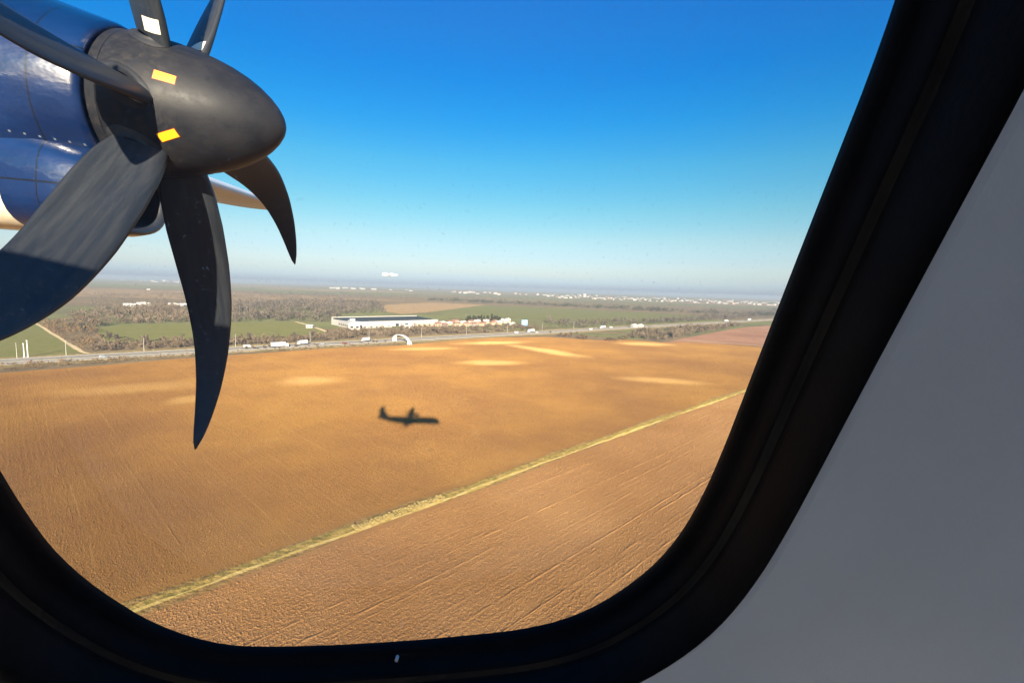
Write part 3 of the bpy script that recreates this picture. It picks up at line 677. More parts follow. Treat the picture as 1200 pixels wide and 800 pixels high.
# distant town under the horizon
def town_proto(name, wd, dp, h, rise, roof, wall):
    mb = MB(); mb.box((0, 0, h / 2), (wd, dp, h), 0, 0); mb.gable((0, 0, h), (wd, dp), rise, 0, 1, .3)
    for k in range(int(h // 3.5)):
        for j in range(int(wd // 5)): mb.box((-wd / 2 + 2.5 + j * 5, -dp / 2 - .03, 2 + k * 3.5), (1.8, .1, 1.5), 0, 2)
    o = mb.build(name, [wall, roof, m_glass])
    return o
TP = [town_proto('town_building', 20, 13, 8, 3, m_roof_r, m_wall_w), town_proto('town_building', 34, 14, 7, 2, m_roof_l, m_wall_w),
      town_proto('town_building', 15, 12, 10, 3.5, m_roof_r, m_wall_p), town_proto('town_building', 26, 14, 13, .8, m_roof_l, m_wall_w)]
def hor(px): return HC + (px - 600) * SLOPE
def town(px, dy, s, label, group, idx=None, sz=1.0):
    k = idx if idx is not None else random.choice([0, 0, 1, 1, 2, 3]); pr = TP[k]
    o = pr if id(pr) not in used else pr.copy()
    if id(pr) in used: COL.objects.link(o)
    used.add(id(pr)); x, y = at_px(px, hor(px) + dy); o.location = (x, y, 0); o.scale = (s, s, s * sz); o.rotation_euler = (0, 0, random.uniform(-.5, .5) + road_az * .3)
    return tag(o, label, 'building', group)
for k in range(190):
    px = 640 + 272 * (k + random.random()) / 190
    town(px, random.choice([6.2, 6.8, 7.4, 8, 8.8, 9.8]) + (px - 780) * .004, random.uniform(.38, .9), 'pale town building in the band below the horizon at right', 'distant town at right')
for k in range(26):
    px = random.choice([random.uniform(526, 560), random.uniform(560, 650)])
    town(px, random.uniform(6, 8), random.uniform(.8, 1.4), 'white building near the horizon above the tan field', 'distant buildings at centre')
for k in range(22):
    px = random.choice([random.uniform(382, 420), random.uniform(422, 500)])
    town(px, random.uniform(5.5, 7), random.uniform(.8, 1.5), 'pale building near the horizon above the grey brown wood', 'distant buildings left of centre', 1)
for k in range(16):
    px = random.choice([random.uniform(168, 212), random.uniform(130, 240)])
    town(px, random.uniform(4.2, 5.6), random.uniform(1.0, 1.8), 'pale building on the horizon at far left', 'distant buildings at left')
town(685, 7.4, 1.0, 'tall white block rising over the distant town', None, 3, 2.2)

# ------------------------------------------------------------------ street furniture and vehicles
m_galv = mat('dull_galvanised_steel', (.46, .44, .40), .6, var=.1, scale=2)
def lamp_proto():
    o = empty('street_lamp'); mb = MB(); mb.tube([(0, 0, 0), (0, 0, 5), (0, 0, 10.2)], [.17, .13, .09], 8); mb.build('pole', m_galv, o)
    mb = MB(); mb.tube([(0, 0, 10.1), (0, -.8, 10.6), (0, -2.2, 10.7)], [.09, .08, .07], 6); mb.build('arm', m_galv, o)
    mb = MB(); mb.box((0, -2.5, 10.66), (.35, .9, .18)); mb.build('lamp_head', m_galv, o)
    return o
LP = lamp_proto(); first = True
for px in [-60, 18.5, 78, 172, 282, 371, 441, 503, 556, 604, 645, 682]:
    o = LP if first else copy_tree(LP); first = False
    o.location = on_road(px, 15.6 if px != 18.5 else 13.5); o.rotation_euler = (0, 0, road_az)
    tag(o, 'slim pale street lamp on the far side of the motorway', 'street lamp', 'street lamps along the motorway')
for px, hh, lab in ((27, 9.5, 'pale mast between two others beside the left green field'), (31.5, 11.5, 'tallest pale mast beside the left green field')):
    mb = MB(); mb.tube([(0, 0, 0), (0, 0, hh)], [.32, .2], 8); mb.box((0, 0, hh), (.9, .5, .35)); mb.box((0, 0, .2), (.9, .9, .4))
    o = mb.build('mast', MAT['white']); q = on_road(px, 17); o.location = q; tag(o, lab, 'mast')
for off, lab in ((.35, 'low steel guard rail along the motorway median, far side'), (-.35, 'low steel guard rail along the motorway median, near side')):
    o = empty('guard_rail', tuple(RWa), road_az); L = np.linalg.norm((RWb - RWa)[:2]); tag(o, lab, 'guard rail')
    mb = MB(); mb.box((L / 2, off, .68), (L, .08, .32)); mb.build('rail', MAT['steel'], o)
    mb = MB()
    for k in range(int(L / 8)): mb.box((k * 8, off, .35), (.12, .1, .7))
    p_ = mb.build('post_row', MAT['steel'], o); p_['kind'] = 'stuff'

m_lorry = mat('white_lorry_side', (.62, .62, .61), .5, var=.05, scale=.3)
m_tyre = mat('tyre_rubber', (.02, .02, .02), .9)
def wheel(parent, x, y, r=.5):
    mb = MB(); mb.tube([(x, y - .15, r), (x, y + .15, r)], [r, r], 12); w_ = mb.build('wheel', m_tyre, parent)
    mb = MB(); mb.tube([(x, y - .17, r), (x, y + .17, r)], [r * .5, r * .5], 8); mb.build('hub', MAT['steel'], w_)
def lorry(label, px, off, box=(10.5, 2.6, 2.9), rev=False):
    o = empty('lorry', tuple(on_road(px, off) + np.array([0, 0, .17])), road_az + (math.pi if rev else 0)); tag(o, label, 'lorry')
    mb = MB(); mb.box((-1.6, 0, 1.15 + box[2] / 2), box); mb.build('cargo_box', m_lorry, o)
    mb = MB(); mb.box((-1.6, 0, .95), (box[0], 1.0, .35)); mb.build('chassis', MAT['dark'], o)
    cx = -1.6 + box[0] / 2 + 1.35; mb = MB(); mb.box((cx, 0, 1.75), (2.1, 2.45, 2.6), taper=.95); mb.build('cab', m_lorry, o)
    mb = MB(); mb.box((cx + 1.06, 0, 2.3), (.06, 2.1, .9)); mb.build('windscreen', m_glass, o)
    for x in (-1.6 - box[0] / 2 + 1.2, -1.6 - box[0] / 2 + 2.6, cx):
        for y in (-1.1, 1.1): wheel(o, x, y)
def car(label, px, off, col, rev=False, van=False):
    o = empty('van' if van else 'car', tuple(on_road(px, off) + np.array([0, 0, .17])), road_az + (math.pi if rev else 0)); tag(o, label, 'van' if van else 'car')
    L, h = (5.6, 2.3) if van else (4.4, 1.45)
    pr = [(-L / 2, .35), (-L / 2, h * .62 if not van else h), (-L * .42, h), (L * .1 if not van else L * .28, h), (L * .27 if not van else L * .38, h * .62), (L / 2, h * .55), (L / 2, .35)]
    n = len(pr); vs = [(x, y, z) for y in (-.88, .88) for x, z in pr]
    fs = [tuple(range(n)), tuple(range(2 * n - 1, n - 1, -1))] + [(k, k + n, (k + 1) % n + n, (k + 1) % n) for k in range(n)]
    MB().add(vs, fs).build('body', col, o)
    for y in (-.9, .9):
        mb = MB(); mb.box((-L * .05, y, h * .76), (L * (.42 if not van else .2), .03, h * .24)); mb.build('side_window', m_glass, o)
    for x in (-L * .3, L * .3):
        for y in (-.8, .8): wheel(o, x, y, .33)
m_silver = mat('silver_car_paint', (.55, .56, .58), .3, metal=.4); m_redcar = mat('dark_red_car_paint', (.28, .03, .03), .3)
lorry('long white lorry at left of the traffic on the motorway', 326.5, -4.5, (11.5, 2.6, 3.2))
lorry('white box lorry second in the line behind the bare strip of trees', 357, 6.5, (6.5, 2.5, 2.6), True)
lorry('white lorry between the street lamp and the white arch', 431, 5.5, (5.5, 2.4, 2.4), True)
lorry('white lorry on the near lanes below the blue sign', 624.5, 4.5, (9, 2.6, 3.0), True)
lorry('white lorry beside the poplars, right of two', 709, 5, (9, 2.6, 3.0), True)
lorry('white lorry alone beyond the right thicket', 854, 5, (11, 2.6, 3.0))
lorry('white lorry nearest the right window edge', 881, 6, (12, 2.6, 3.2), True)
car('white van behind the propeller blade on the motorway', 292, 5.5, m_lorry, False, True)
car('silver car between two white lorries', 374, -6, m_silver, True)
car('white car on the near lanes just below the blue sign', 625, -7, m_lorry)
car('white van left of the blue sign on the motorway', 607, 3, m_lorry, False, True)
car('white van left of the poplars', 689, -5, m_lorry, True, True)
car('white van right of the lorry by the poplars', 719, 5, m_lorry, False, True)
car('dark red car on the near lanes left of the arch', 400, -9, m_redcar)
car('silver car far left on the motorway by the masts', 120, -8, m_silver)

# white arch bridge over the motorway
a0 = G(461.5, 399.2); a1 = G(481.0, 404.0); dv = (a1 - a0)[:2]; AL = float(np.linalg.norm(dv)); aa = math.atan2(dv[1], dv[0])
arch = empty('arch_bridge', ((a0[0] + a1[0]) / 2, (a0[1] + a1[1]) / 2, 0), aa)
tag(arch, 'white arched footbridge spanning the motorway', 'bridge')
pts = [(-AL / 2 + AL * t, 0, 1.0 + 6.4 * (1 - abs(2 * t - .86) ** 3.2 / (1.0 if t < .43 else 1.35))) for t in [k / 20 for k in range(21)]]
pts = [(x, y, max(z, 1.2)) for x, y, z in pts]
mb = MB(); mb.tube([(x, -.9, z) for x, y, z in pts], .42, 8); mb.build('arch_rib', MAT['white'], arch, True)
mb = MB(); mb.tube([(x, .9, z) for x, y, z in pts], .42, 8); mb.build('arch_rib', MAT['white'], arch, True)
mb = MB()
for k in range(20):
    a_, b_ = Vector(pts[k]), Vector(pts[k + 1]); mb.add([(a_.x, -.9, a_.z), (b_.x, -.9, b_.z), (b_.x, .9, b_.z), (a_.x, .9, a_.z), (a_.x, -.9, a_.z - .35), (b_.x, -.9, b_.z - .35), (b_.x, .9, b_.z - .35), (a_.x, .9, a_.z - .35)], [(0, 1, 2, 3), (7, 6, 5, 4), (0, 4, 5, 1), (2, 6, 7, 3)])
mb.build('deck', MAT['white'], arch)
for s_ in (-1, 1):
    for x in (.3, 3.6):
        for y in (-1.1, 1.1):
            zt = float(np.interp(s_ * (AL / 2 - x), [p_[0] for p_ in pts], [p_[2] for p_ in pts]))
            mb = MB(); mb.tube([(s_ * (AL / 2 - x), y, 0), (s_ * (AL / 2 - x), y, max(zt, 2.5))], .45, 8); mb.build('leg', MAT['white'], arch)

# blue roadside sign
bx, by = at_px(614.5, 384.5); sg = empty('billboard', (bx, by, 0), .1); tag(sg, 'blue and white billboard on posts beside the motorway', 'billboard')
m_blue = mat('bright_blue_sign', (.12, .36, .70), .5, var=.08, scale=1)
mb = MB(); mb.box((0, 0, 8.0), (8.5, .5, 8)); mb.build('panel', m_blue, sg)
mb = MB(); mb.tube([(-.8, -.3, 8.2), (-.8, -.36, 8.2)], 2.3, 20); mb.build('emblem', MAT['white'], sg)
mb = MB(); mb.box((2.4, -.3, 11.0), (2.6, .08, 1.0)); mb.build('emblem', MAT['white'], sg)
for x in (-3, 3):
    mb = MB(); mb.tube([(x, .5, 0), (x, .5, 11)], .3, 8); mb.build('post', MAT['steel'], sg)

# small bright cloud low over the horizon
d = ray(456, 322); cp = d * (15500 / d[1]) + np.array([0, 0, H])
bm = bmesh.new()
for k in range(34):
    r_ = random.uniform(18, 48); q = Matrix.Translation((random.gauss(0, 110), random.gauss(0, 50), abs(random.gauss(0, 28)) - 20)) @ Matrix.Diagonal((1.9, 1.2, .8, 1))
    bmesh.ops.create_icosphere(bm, subdivisions=2, radius=r_, matrix=q)
me = bpy.data.meshes.new('cloud'); bm.to_mesh(me); bm.free()
me.materials.append(mat('cloud_white', (.85, .85, .86), 1.0, spec=0)); me.materials[0].node_tree.nodes['Principled BSDF'].inputs['Alpha'].default_value = .4; me.polygons.foreach_set('use_smooth', [True] * len(me.polygons))
o = bpy.data.objects.new('cloud', me); COL.objects.link(o); o.location = cp; struct(o, 'small white cloud just above the horizon', 'cloud')

# ------------------------------------------------------------------ the airliner
def rot(yaw, pitch, roll):
    cy_, sy = math.cos(yaw), math.sin(yaw); cp_, sp = math.cos(pitch), math.sin(pitch); cr, sr = math.cos(roll), math.sin(roll)
    return np.array([[cy_, -sy, 0], [sy, cy_, 0], [0, 0, 1]]) @ np.array([[cp_, 0, -sp], [0, 1, 0], [sp, 0, cp_]]) @ np.array([[1, 0, 0], [0, cr, -sr], [0, sr, cr]])
A0 = rot(.0933, -.025, .045); AP = rot(.0933, -.0968, .0343)
CAMAC = np.array([0, 1.10, .55])                     # the camera in aircraft axes: x forward, y left, z up
plane = bpy.data.objects.new('airliner', None); COL.objects.link(plane)
org = np.array([0, 0, H]) - A0 @ CAMAC
PM = Matrix([[*A0[i], org[i]] for i in range(3)] + [[0, 0, 0, 1]]); plane.matrix_world = PM
tag(plane, 'turboprop airliner seen from its own cabin, with black framed window and dark blue engine', 'airliner')
TH = rad(21.0); cT, sT = math.cos(TH), math.sin(TH)
NDOT = CAMAC[1] * cT + CAMAC[2] * sT
def wp(s, v, d, side=1, xo=0.0):
    """window coordinates: s forward, v up the wall, d metres outward from the camera's own depth"""
    n = NDOT + d; k = v + (-sT * CAMAC[1] + cT * CAMAC[2])
    return (s + xo, side * (n * cT - k * sT), n * sT + k * cT)
WPITCH = .76
# opening outline, clockwise from the bottom; sides straight, corners round
OUT = [(.1117, .02), (.1117, -.03), (.1120, -.08), (.1124, -.112), (.1126, -.135), (.1118, -.162), (.1085, -.188), (.1015, -.211), (.0900, -.231), (.0768, -.2470), (.0640, -.2575), (.0509, -.2643),
       (.0330, -.2700), (.0142, -.2730), (-.0090, -.2765), (-.0317, -.2792), (-.0600, -.2815), (-.0901, -.2825), (-.1040, -.2822), (-.1159, -.2810), (-.1300, -.2755), (-.1422, -.2670), (-.1530, -.2560), (-.1601, -.2448), (-.1672, -.2320), (-.1717, -.2217), (-.1760, -.2080),
       (-.1783, -.1952), (-.1796, -.178), (-.1800, -.160), (-.1800, -.12), (-.1798, -.08), (-.1796, -.03)]
OUT += [(-.1790, .02), (-.174, .052), (-.162, .078), (-.144, .098), (-.120, .110), (-.085, .117), (-.034, .119), (.015, .117), (.052, .110), (.078, .098), (.096, .078), (.107, .052)]
def smooth_loop(P, n=140):
    P = np.array(P)
    for _ in range(2):
        Q = np.empty((2 * len(P), 2)); nx = np.roll(P, -1, 0); Q[0::2] = .75 * P + .25 * nx; Q[1::2] = .25 * P + .75 * nx; P = Q
    cl = np.vstack([P, P[:1]]); s = np.r_[0, np.cumsum(np.linalg.norm(np.diff(cl, axis=0), axis=1))]
    t = np.linspace(0, s[-1], n, endpoint=False)
    return np.c_[np.interp(t, s, cl[:, 0]), np.interp(t, s, cl[:, 1])]
LOOP = smooth_loop(OUT); _t = np.roll(LOOP, -1, 0) - np.roll(LOOP, 1, 0); _t /= np.linalg.norm(_t, axis=1, keepdims=True)
NORM = np.c_[_t[:, 1], -_t[:, 0]]; cen = LOOP.mean(0)
if ((LOOP - cen) * NORM).sum(1).mean() < 0: NORM = -NORM
DW = .115                                            # depth of the wall lining; glass lies at .150
# (offset outward, depth, material): seal lip, ridge, deep groove, rounded surround meeting the wall
PROF = [(.016, .1565, 0), (-.0002, .1525, 0), (0, .150, 0), (.0006, .1475, 0), (.0020, .1460, 0), (.0030, .1445, 0), (.0033, .1405, 0), (.0036, .1375, 0), (.0042, .1362, 1), (.0054, .1353, 1), (.0066, .1344, 1), (.0064, .1310, 0), (.0064, .1250, 0), (.0068, .1200, 0), (.0074, .1170, 0), (.0083, .1148, 0), (.0090, .1144, 0), (.0093, .1154, 0)]
EDGE = .0102
N_L = len(LOOP)
def surround(side, xo):
    low = np.clip(-(NORM @ np.array([.62, .78])), 0, 1) ** 2      # the moulding is broader towards the lower aft corner
    rings = [[wp(*(LOOP[i] + NORM[i] * (o + .016 * low[i] * (r > 15))), d, side, xo) for i in range(N_L)] for r, (o, d, m) in enumerate(PROF)]
    vs, fs = loft(rings); mi = []
    for r in range(len(PROF) - 1): mi += [1 if (PROF[r][2] and PROF[r + 1][2]) else 0] * N_L
    return mesh_obj('window_surround', vs, fs, [MAT['rubber'], MAT['rubber_ridge']], plane, True, mi)
def pane(side, xo, par):
    rings = [[wp(*(cen + (LOOP[i] - cen) * k), .1535, side, xo) for i in range(N_L)] for k in (1.05, .5)]
    vs, fs = loft(rings, capb=True)
    return mesh_obj('window_pane', vs, fs, MAT['pane'], par, False)
W2, V0, V1 = WPITCH / 2, -.36, .27
def wall_panel(side, xo):
    # rectangular panel with the window hole
    per = []
    for p in LOOP:
        d = p - cen; k = min((W2 - .002 - (cen[0]) if d[0] > 0 else W2 - .002 + cen[0]) / max(abs(d[0]), 1e-9), ((V1 - cen[1]) if d[1] > 0 else (cen[1] - V0)) / max(abs(d[1]), 1e-9))
        per.append(cen + d * k)
    per = np.array(per)
    # put true corners in
    for c in ((W2 - .002, V0), (-(W2 - .002), V0), (W2 - .002, V1), (-(W2 - .002), V1)):
        i = int(np.argmin(((per - np.array(c)) ** 2).sum(1))); per[i] = c
    rings = []
    e0 = LOOP + NORM * .0078
    for t, d in ((-.001, DW + .004), (0, DW + .0012), (.02, DW), (.25, DW), (.5, DW), (.75, DW), (1, DW)):
        q = e0 + (per - e0) * max(t, 0)
        rings.append([wp(*q[i], d, side, xo) for i in range(N_L)])
    rings.append([wp(*per[i], DW + .012, side, xo) for i in range(N_L)])
    vs, fs = loft(rings)
    return mesh_obj('wall_panel', vs, fs, MAT['panel'], plane, False)
for k in range(-3, 5):
    if True:
        wall_panel(1, k * WPITCH); s_ = surround(1, k * WPITCH); pane(1, k * WPITCH, s_)
for k in range(-4, 6):
    wall_panel(-1, k * WPITCH + .2); s_ = surround(-1, k * WPITCH + .2); pane(-1, k * WPITCH + .2, s_)
mb = MB(); mb.tube([wp(-.0285, -.2812, .1460), wp(-.0287, -.2795, .1430)], .0009, 8); mb.build('white_bead', MAT['white'], plane)  # tiny white bead, a pale speck low on the window frame
# cabin lining above and below the window band, floor and bulkheads
XA, XB = -4 * WPITCH - W2, 5 * WPITCH + W2 + .25
def sect(a): return (1.386 * math.cos(a), 1.386 * math.sin(a))
pt = wp(0, V1, DW); pb = wp(0, V0, DW)
a_t = math.atan2(pt[2], pt[1]); a_b = math.atan2(pb[2], pb[1]); rt_ = math.hypot(pt[1], pt[2]); rb_ = math.hypot(pb[1], pb[2])
up_arc = [(rt_ + (1.36 - rt_) * math.sin(math.pi * k / 16)) for k in range(17)]
arc1 = [((1.36 if 0 < k < 20 else rt_) * math.cos(a_t + (math.pi - 2 * a_t) * k / 20), (1.36 if 0 < k < 20 else rt_) * math.sin(a_t + (math.pi - 2 * a_t) * k / 20)) for k in range(21)]
vs, fs = loft([[(x, y, z) for y, z in arc1] for x in (XA, XB)], closed=False); mesh_obj('cabin_ceiling', vs, fs, MAT['cabin'], plane, True)
ZF = -.78; a_f = math.asin(ZF / 1.37)
for side, nm in ((1, 'lower_wall'), (-1, 'lower_wall')):
    a = [(rb_ + (1.37 - rb_) * k / 6) for k in range(7)]; q = [a_b + (a_f - a_b) * k / 6 for k in range(7)]
    vs, fs = loft([[(x, side * a[k] * math.cos(q[k]), a[k] * math.sin(q[k])) for k in range(7)] for x in (XA, XB)], closed=False); mesh_obj(nm, vs, fs, MAT['cabin'], plane, True)
MB().box(((XA + XB) / 2, 0, ZF - .02), (XB - XA, 2.4, .04)).build('cabin_floor', MAT['carpet'], plane)
for x in (XA, XB):
    vs = [(x, 1.39 * math.cos(2 * math.pi * k / 48), 1.39 * math.sin(2 * math.pi * k / 48)) for k in range(48)]
    mesh_obj('bulkhead', vs, [tuple(range(48))], MAT['cabin'], plane)
# end strips of the window band beyond the last window
for side, xs in ((1, ((XA, -3 * WPITCH - W2), (4 * WPITCH + W2, XB))), (-1, ((XA, -4 * WPITCH + .2 - W2), (5 * WPITCH + .2 + W2, XB)))):
    for a, b in xs:
        if b - a > .01: mesh_obj('wall_panel', [wp(a, V0, DW, side), wp(b, V0, DW, side), wp(b, V1, DW, side), wp(a, V1, DW, side)], [(0, 1, 2, 3)], MAT['panel'], plane)

# outer skin with window openings
XN, XT = 7.8, -19.2
def hull_sec(x):
    r, zc, fl = 1.43, 0.0, 1.0
    if x > 4.6:
        t = (x - 4.6) / (XN - 4.6); r = 1.43 * math.sqrt(max(0, 1 - t ** 2.3)); zc = -.45 * t ** 1.6
    if x < -8.5:
        t = (x + 8.5) / (XT + 8.5); r = 1.43 * (1 - .86 * t ** 1.5); zc = .95 * t ** 1.4
    return max(r, .02), zc
xw = set(); cells = []
for side, off, rng in ((1, 0, range(-3, 5)), (-1, .2, range(-4, 6))):
    for k in rng:
        a, b = k * WPITCH + off - .034 - .215, k * WPITCH + off - .034 + .215; xw |= {round(a, 4), round(b, 4)}; cells.append((side, a, b))
xs = sorted(xw | {round(v, 4) for v in list(np.linspace(XT, -8.5, 16)) + list(np.linspace(-8.5, -4.2, 8)) + list(np.linspace(4.6, XN, 12))})
ang0, ang1 = TH - .085 - .20, TH - .085 + .20 + .06
angs = list(np.linspace(ang1, math.pi - ang1, 17)) + list(np.linspace(math.pi - ang0, 2 * math.pi + ang0, 33))
rings = []
for x in xs:
    r, zc = hull_sec(x); rings.append([(x, r * math.cos(a), zc + r * math.sin(a)) for a in angs])
na = len(angs); vs, fs0 = loft(rings, capa=True, capb=True); fs = []
for i, f in enumerate(fs0):
    if i < (len(xs) - 1) * na:
        j, k = divmod(i, na); xm = (xs[j] + xs[j + 1]) / 2
        side = 1 if k == na - 1 else (-1 if k == 16 else 0)
        if side and any(s == side and a < xm < b for s, a, b in cells): continue
    fs.append(f)
mesh_obj('fuselage', vs, fs, MAT['hull'], plane, True)

# wing, fin, tailplane
def airfoil(c, th, n=12):
    up = []; lo = []
    for k in range(n + 1):
        t = k / n; x = t * t * (3 - 2 * t); yt = 5 * th * (.2969 * math.sqrt(x) - .126 * x - .3516 * x * x + .2843 * x ** 3 - .1036 * x ** 4)
        up.append((-x * c, yt * c + .015 * c * math.sin(math.pi * x))); lo.append((-x * c, -yt * c * .8))
    return up + lo[-2:0:-1]
def wing_obj():
    st = [(-13.55, -4.35, 1.55, 1.62), (-12, -4.22, 1.75, 1.60), (-4.5, -3.6, 2.55, 1.50), (0, -3.55, 2.57, 1.5), (4.5, -3.6, 2.55, 1.50), (12, -4.22, 1.75, 1.60), (13.2, -4.30, 1.6, 1.62), (13.55, -4.45, 1.2, 1.63)]
    rings = [[(le + px, y, z + pz) for px, pz in airfoil(c, .15)] for y, le, c, z in st]
    vs, fs = loft(rings, capa=True, capb=True); return mesh_obj('wing', vs, fs, MAT['wing'], plane, True)
wing = wing_obj()
for s in (1, -1):
    for y in (6.6, 9.3):
        mb = MB(); mb.tube([(-5.0, s * y, 1.36), (-5.9, s * y, 1.30), (-6.6, s * y, 1.42), (-7.0, s * y, 1.5)], [.04, .13, .11, .02], 8); mb.build('flap_fairing', MAT['wing'], wing, True)
rings = [[(le + px, pz, z) for px, pz in airfoil(c, .12)] for z, le, c in ((.9, -12.6, 5.2), (1.8, -14.4, 3.9), (2.6, -15.2, 3.3), (5.0, -16.9, 2.3))]
vs, fs = loft(rings, capa=True, capb=True); mesh_obj('fin', vs, fs, MAT['nacelle'] if False else MAT['hull'], plane, True)
rings = [[(le + px, y, 5.05 + pz) for px, pz in airfoil(c, .11)] for y, le, c in ((-3.6, -17.6, 1.15), (0, -16.8, 2.0), (3.6, -17.6, 1.15))]
vs, fs = loft(rings, capa=True, capb=True); mesh_obj('tailplane', vs, fs, MAT['hull'], plane, True)
for s in (1, -1):
    mb = MB(); mb.tube([(-3.2, s * 1.25, -1.15), (-4.0, s * 1.4, -1.15), (-6.4, s * 1.4, -1.15), (-7.2, s * 1.25, -1.15)], [.1, .42, .42, .1], 12); mb.build('wheel_fairing', MAT['hull'], plane, True)

# engine: built round the propeller centre, x forward
HUBW = np.array([-1.82064623, 2.64021339, .86686618])
RAC = A0.T @ AP; HAC = A0.T @ HUBW + CAMAC
def part_matrix(o, side=1):
    Rm = Matrix([[*RAC[i]] for i in range(3)]); L = Vector(HAC)
    if side < 0:
        L = Vector((HAC[0], -HAC[1], HAC[2]))
    o.matrix_local = Matrix.Translation(L) @ Rm.to_4x4()
def ring(x, ry, zu, zd, n=40, pw=2.0):
    out = []
    for k in range(n):
        a = 2 * math.pi * k / n; c, s = math.cos(a), math.sin(a)
        yy = ry * math.copysign(abs(c) ** (2 / pw), c); zz = (zu if s > 0 else zd) * math.copysign(abs(s) ** (2 / pw), s)
        out.append((x, yy, zz))
    return out
def make_engine():
    st = [(-.195, .30, .30, .30, 2), (-.185, .335, .335, .335, 2), (-.19, .350, .350, .350, 2), (-.22, .362, .362, .365, 2), (-.35, .392, .388, .41, 2.0), (-.6, .435, .440, .50, 2.05), (-1.0, .47, .495, .60, 2.15), (-1.6, .49, .53, .66, 2.3), (-2.6, .50, .50, .68, 2.3), (-3.6, .46, .40, .62, 2.2), (-5.0, .34, .25, .42, 2), (-6.3, .14, .12, .14, 2)]
    vs, fs = loft([ring(*s[:4], pw=s[4]) for s in st], capa=True, capb=True)
    o = mesh_obj('engine_nacelle', vs, fs, MAT['nacelle'], plane, True)
    # chin air intake
    def rr(x, hw, zt, zb, n=32):
        out = []
        for k in range(n):
            a = 2 * math.pi * k / n; c, s = math.cos(a), math.sin(a)
            out.append((x, hw * math.copysign(abs(c) ** .72, c), (zt + zb) / 2 + (zt - zb) / 2 * math.copysign(abs(s) ** .72, s)))
        return out
    cs = [(-.60, .22, -.36, -.54), (-.30, .25, -.34, -.59), (-.20, .280, -.325, -.622), (-.165, .300, -.30, -.645), (-.172, .318, -.28, -.664), (-.22, .332, -.25, -.680), (-.40, .345, -.2, -.702), (-.8, .34, -.1, -.725), (-1.5, .35, 0, -.74), (-2.4, .33, 0, -.70), (-3.2, .2, 0, -.4)]
    vs, fs = loft([rr(*c) for c in cs], capa=True, capb=True)
    mi = []
    for i in range(len(cs) - 1): mi += [1 if i < 2 else (2 if i < 4 else 0)] * 32
    mi += [1, 0]
    mesh_obj('air_intake', vs, fs, [MAT['nacelle'], MAT['dark'], MAT['lip']], o, True, mi)
    mb = MB(); mb.tube([(-2.6, -.46, -.1), (-3.1, -.62, -.12), (-3.4, -.74, -.13)], [.17, .18, .17], 14); mb.build('exhaust', MAT['steel'], o, True)
    return o
SPR = [(-.172, .30), (-.172, .330), (-.165, .336), (-.10, .335), (0, .326), (.08, .315), (.16, .299), (.24, .278), (.32, .250), (.39, .217), (.45, .180), (.50, .140), (.54, .098), (.566, .060), (.579, .030), (.584, .0015)]
def spin_r(x): return float(np.interp(x, [p[0] for p in SPR[2:]], [p[1] for p in SPR[2:]]))
def spin_pt(x, th, off=.0): r = spin_r(x) + off; return (x, r * math.cos(th), r * math.sin(th))
def blade_mesh():
    """blade along +y of the propeller frame (theta = 0), tangent +z is the way it turns"""
    R0, R1 = .22, 1.965; rings = []; NS = 34
    for i in range(NS + 1):
        r = R0 + (R1 - R0) * (i / NS) ** .9
        s = max(0, (r - .45) / 1.515)
        da = -.27 * s ** 2.2 + .045 * math.sin(math.pi * min(1, s)) ** 1.3
        c = float(np.interp(r, [.22, .32, .45, .65, .9, 1.2, 1.5, 1.7, 1.82, 1.90, 1.945, 1.965], [.19, .225, .270, .290, .284, .256, .208, .162, .120, .080, .045, .012]))
        th = float(np.interp(r, [.22, .32, .5, .8, 1.3, 1.965], [.55, .34, .20, .12, .07, .05]))
        be = rad(float(np.interp(r, [.22, .5, .9, 1.4, 1.965], [62, 55, 46, 37, 31])))
        axl = .0684 * s ** 2
        t = []
        for px_, pz_ in airfoil(c, th, 8):
            u = px_ + c * .55; t.append((u, pz_))
        row = []
        cyr, czr = r * math.cos(da), r * math.sin(da)
        tanv = np.array([0, -math.sin(da) * .4, math.cos(da * .4)]); tanv /= np.linalg.norm(tanv)
        for u, q in t:
            # u along chord towards the leading edge, q towards the front (suction) side
            p = np.array([axl, cyr, czr]) + u * (math.cos(be) * tanv + math.sin(be) * np.array([1, 0, 0])) + q * (math.cos(be) * np.array([1, 0, 0]) - math.sin(be) * tanv)
            row.append(tuple(p))
        rings.append(row)
    vs, fs = loft(rings, capa=True, capb=True); n = len(rings[0]); mi = [0] * len(fs)
    for k in (n - 2, n - 3, n - 4): mi[2 * n + k] = 1
    return vs, fs, mi
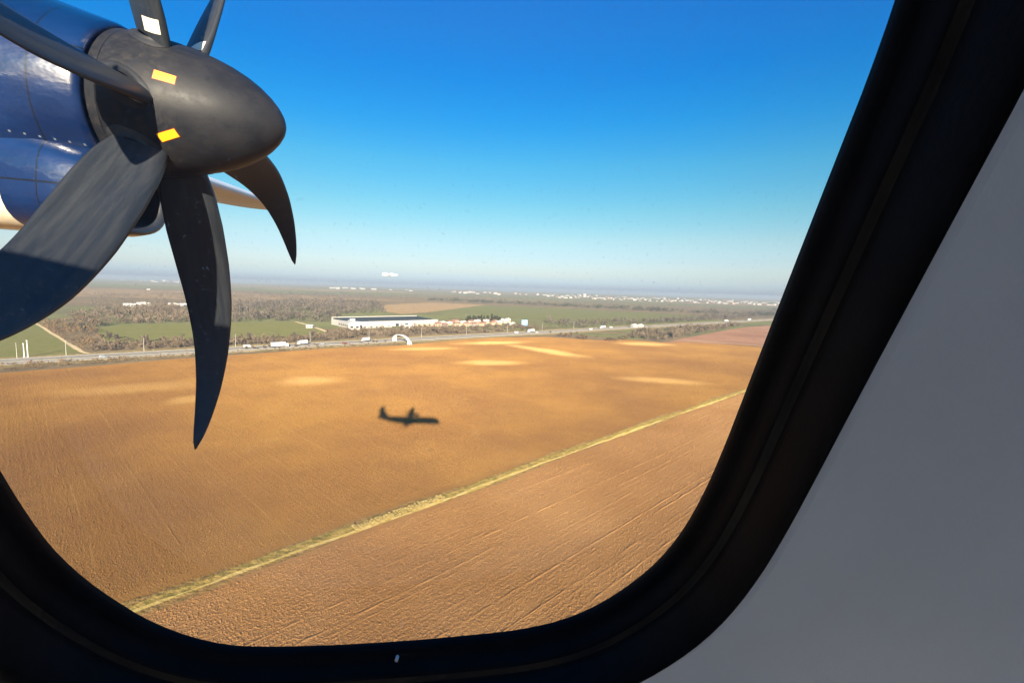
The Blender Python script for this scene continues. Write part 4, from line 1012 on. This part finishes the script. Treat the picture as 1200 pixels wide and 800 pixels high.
def add_prop():
    n = 56
    rings = [[(x, r * math.cos(2 * math.pi * k / n), r * math.sin(2 * math.pi * k / n)) for k in range(n)] for x, r in SPR]
    vs, fs = loft(rings, capa=True, capb=True)
    o = mesh_obj('propeller', vs, fs, MAT['spinner'], plane, True)
    bv, bf, bmi = blade_mesh(); first = None
    for k in range(6):
        a = rad(60 * k + {0: -6, 1: 3, 2: 1, 3: 0, 4: -12, 5: -5}[k]) - .0274
        if first is None:
            b = mesh_obj('blade', bv, bf, [MAT['blade'], MAT['placard']], o, True, bmi); first = b
        else:
            b = first.copy(); COL.objects.link(b); b.parent = o
        b.rotation_euler = (a, 0, 0)
        # oval rubber boot where the blade enters the spinner
        ov = []; m_ = 28; dome = []
        for ringk, kk in enumerate((1.0, .8, .5)):
            for j in range(m_):
                q = 2 * math.pi * j / m_; u = .125 * kk * math.cos(q); v = .078 * kk * math.sin(q)
                xx = -.005 + u * math.sin(rad(60)) ; tt = (u * math.cos(rad(60)) + 0) + v * .9; xx -= v * .35
                dome.append(spin_pt(xx, a + tt / .32, (.0015, .012, .016)[ringk]))
        df = []
        for rk in range(2):
            for j in range(m_): df.append((rk * m_ + j, rk * m_ + (j + 1) % m_, (rk + 1) * m_ + (j + 1) % m_, (rk + 1) * m_ + j))
        df.append(tuple(2 * m_ + j for j in range(m_))[::-1])
        mesh_obj('blade_boot', dome, df, MAT['boot'], o, True)
    # blade root placards on the spinner side of two blades and yellow stickers round the spinner
    def sticker(x, th, w, h, m, name, tilt=0.0, off=.002):
        vs = []; fs = []; nn = 5
        for i in range(nn + 1):
            for j in range(nn + 1):
                u = (i / nn - .5) * w; v = (j / nn - .5) * h; cu, cv = u * math.cos(tilt) - v * math.sin(tilt), u * math.sin(tilt) + v * math.cos(tilt)
                vs.append(spin_pt(x + cu, th + cv / spin_r(x), off))
        for i in range(nn):
            for j in range(nn): a_ = i * (nn + 1) + j; fs.append((a_, a_ + 1, a_ + nn + 2, a_ + nn + 1))
        return mesh_obj(name, vs, fs, m, o, True)
    for k in range(6):
        th = rad(60 * k + 30 + (17 if k % 2 == 0 else 6)) - .0274; tl_ = .04 if k % 2 == 0 else -.38
        sticker(.145, th, .092, .046, MAT['redborder'], 'warning_sticker', tl_, .0012)
        sticker(.145, th, .085, .039, MAT['yellow'], 'warning_sticker', tl_, .0024)
    return o
eng = make_engine(); part_matrix(eng); prop = add_prop(); part_matrix(prop)
# the right-hand engine, which throws its own shadow with the rest
e2 = copy_tree(eng, plane); part_matrix(e2, -1); p2 = copy_tree(prop, plane); part_matrix(p2, -1)

# ------------------------------------------------------------------ air: one closed box of thin haze
hz = MB(); hz.box((0, 0, 34), (2 * BIG + 300, 2 * BIG + 300, 70)); ho = hz.build('haze', bpy.data.materials.new('haze_air'))
hm = ho.data.materials[0]; hm.use_nodes = True; hn = hm.node_tree; hn.nodes.remove(hn.nodes['Principled BSDF'])
pv = hn.nodes.new('ShaderNodeVolumePrincipled'); pv.inputs['Color'].default_value = (.40, .48, .58, 1); pv.inputs['Density'].default_value = 1.6e-4; pv.inputs['Anisotropy'].default_value = 0.0
hn.links.new(pv.outputs[0], hn.nodes['Material Output'].inputs['Volume'])
tag(ho, 'thin pale haze lying over the whole plain', 'haze', kind='stuff')
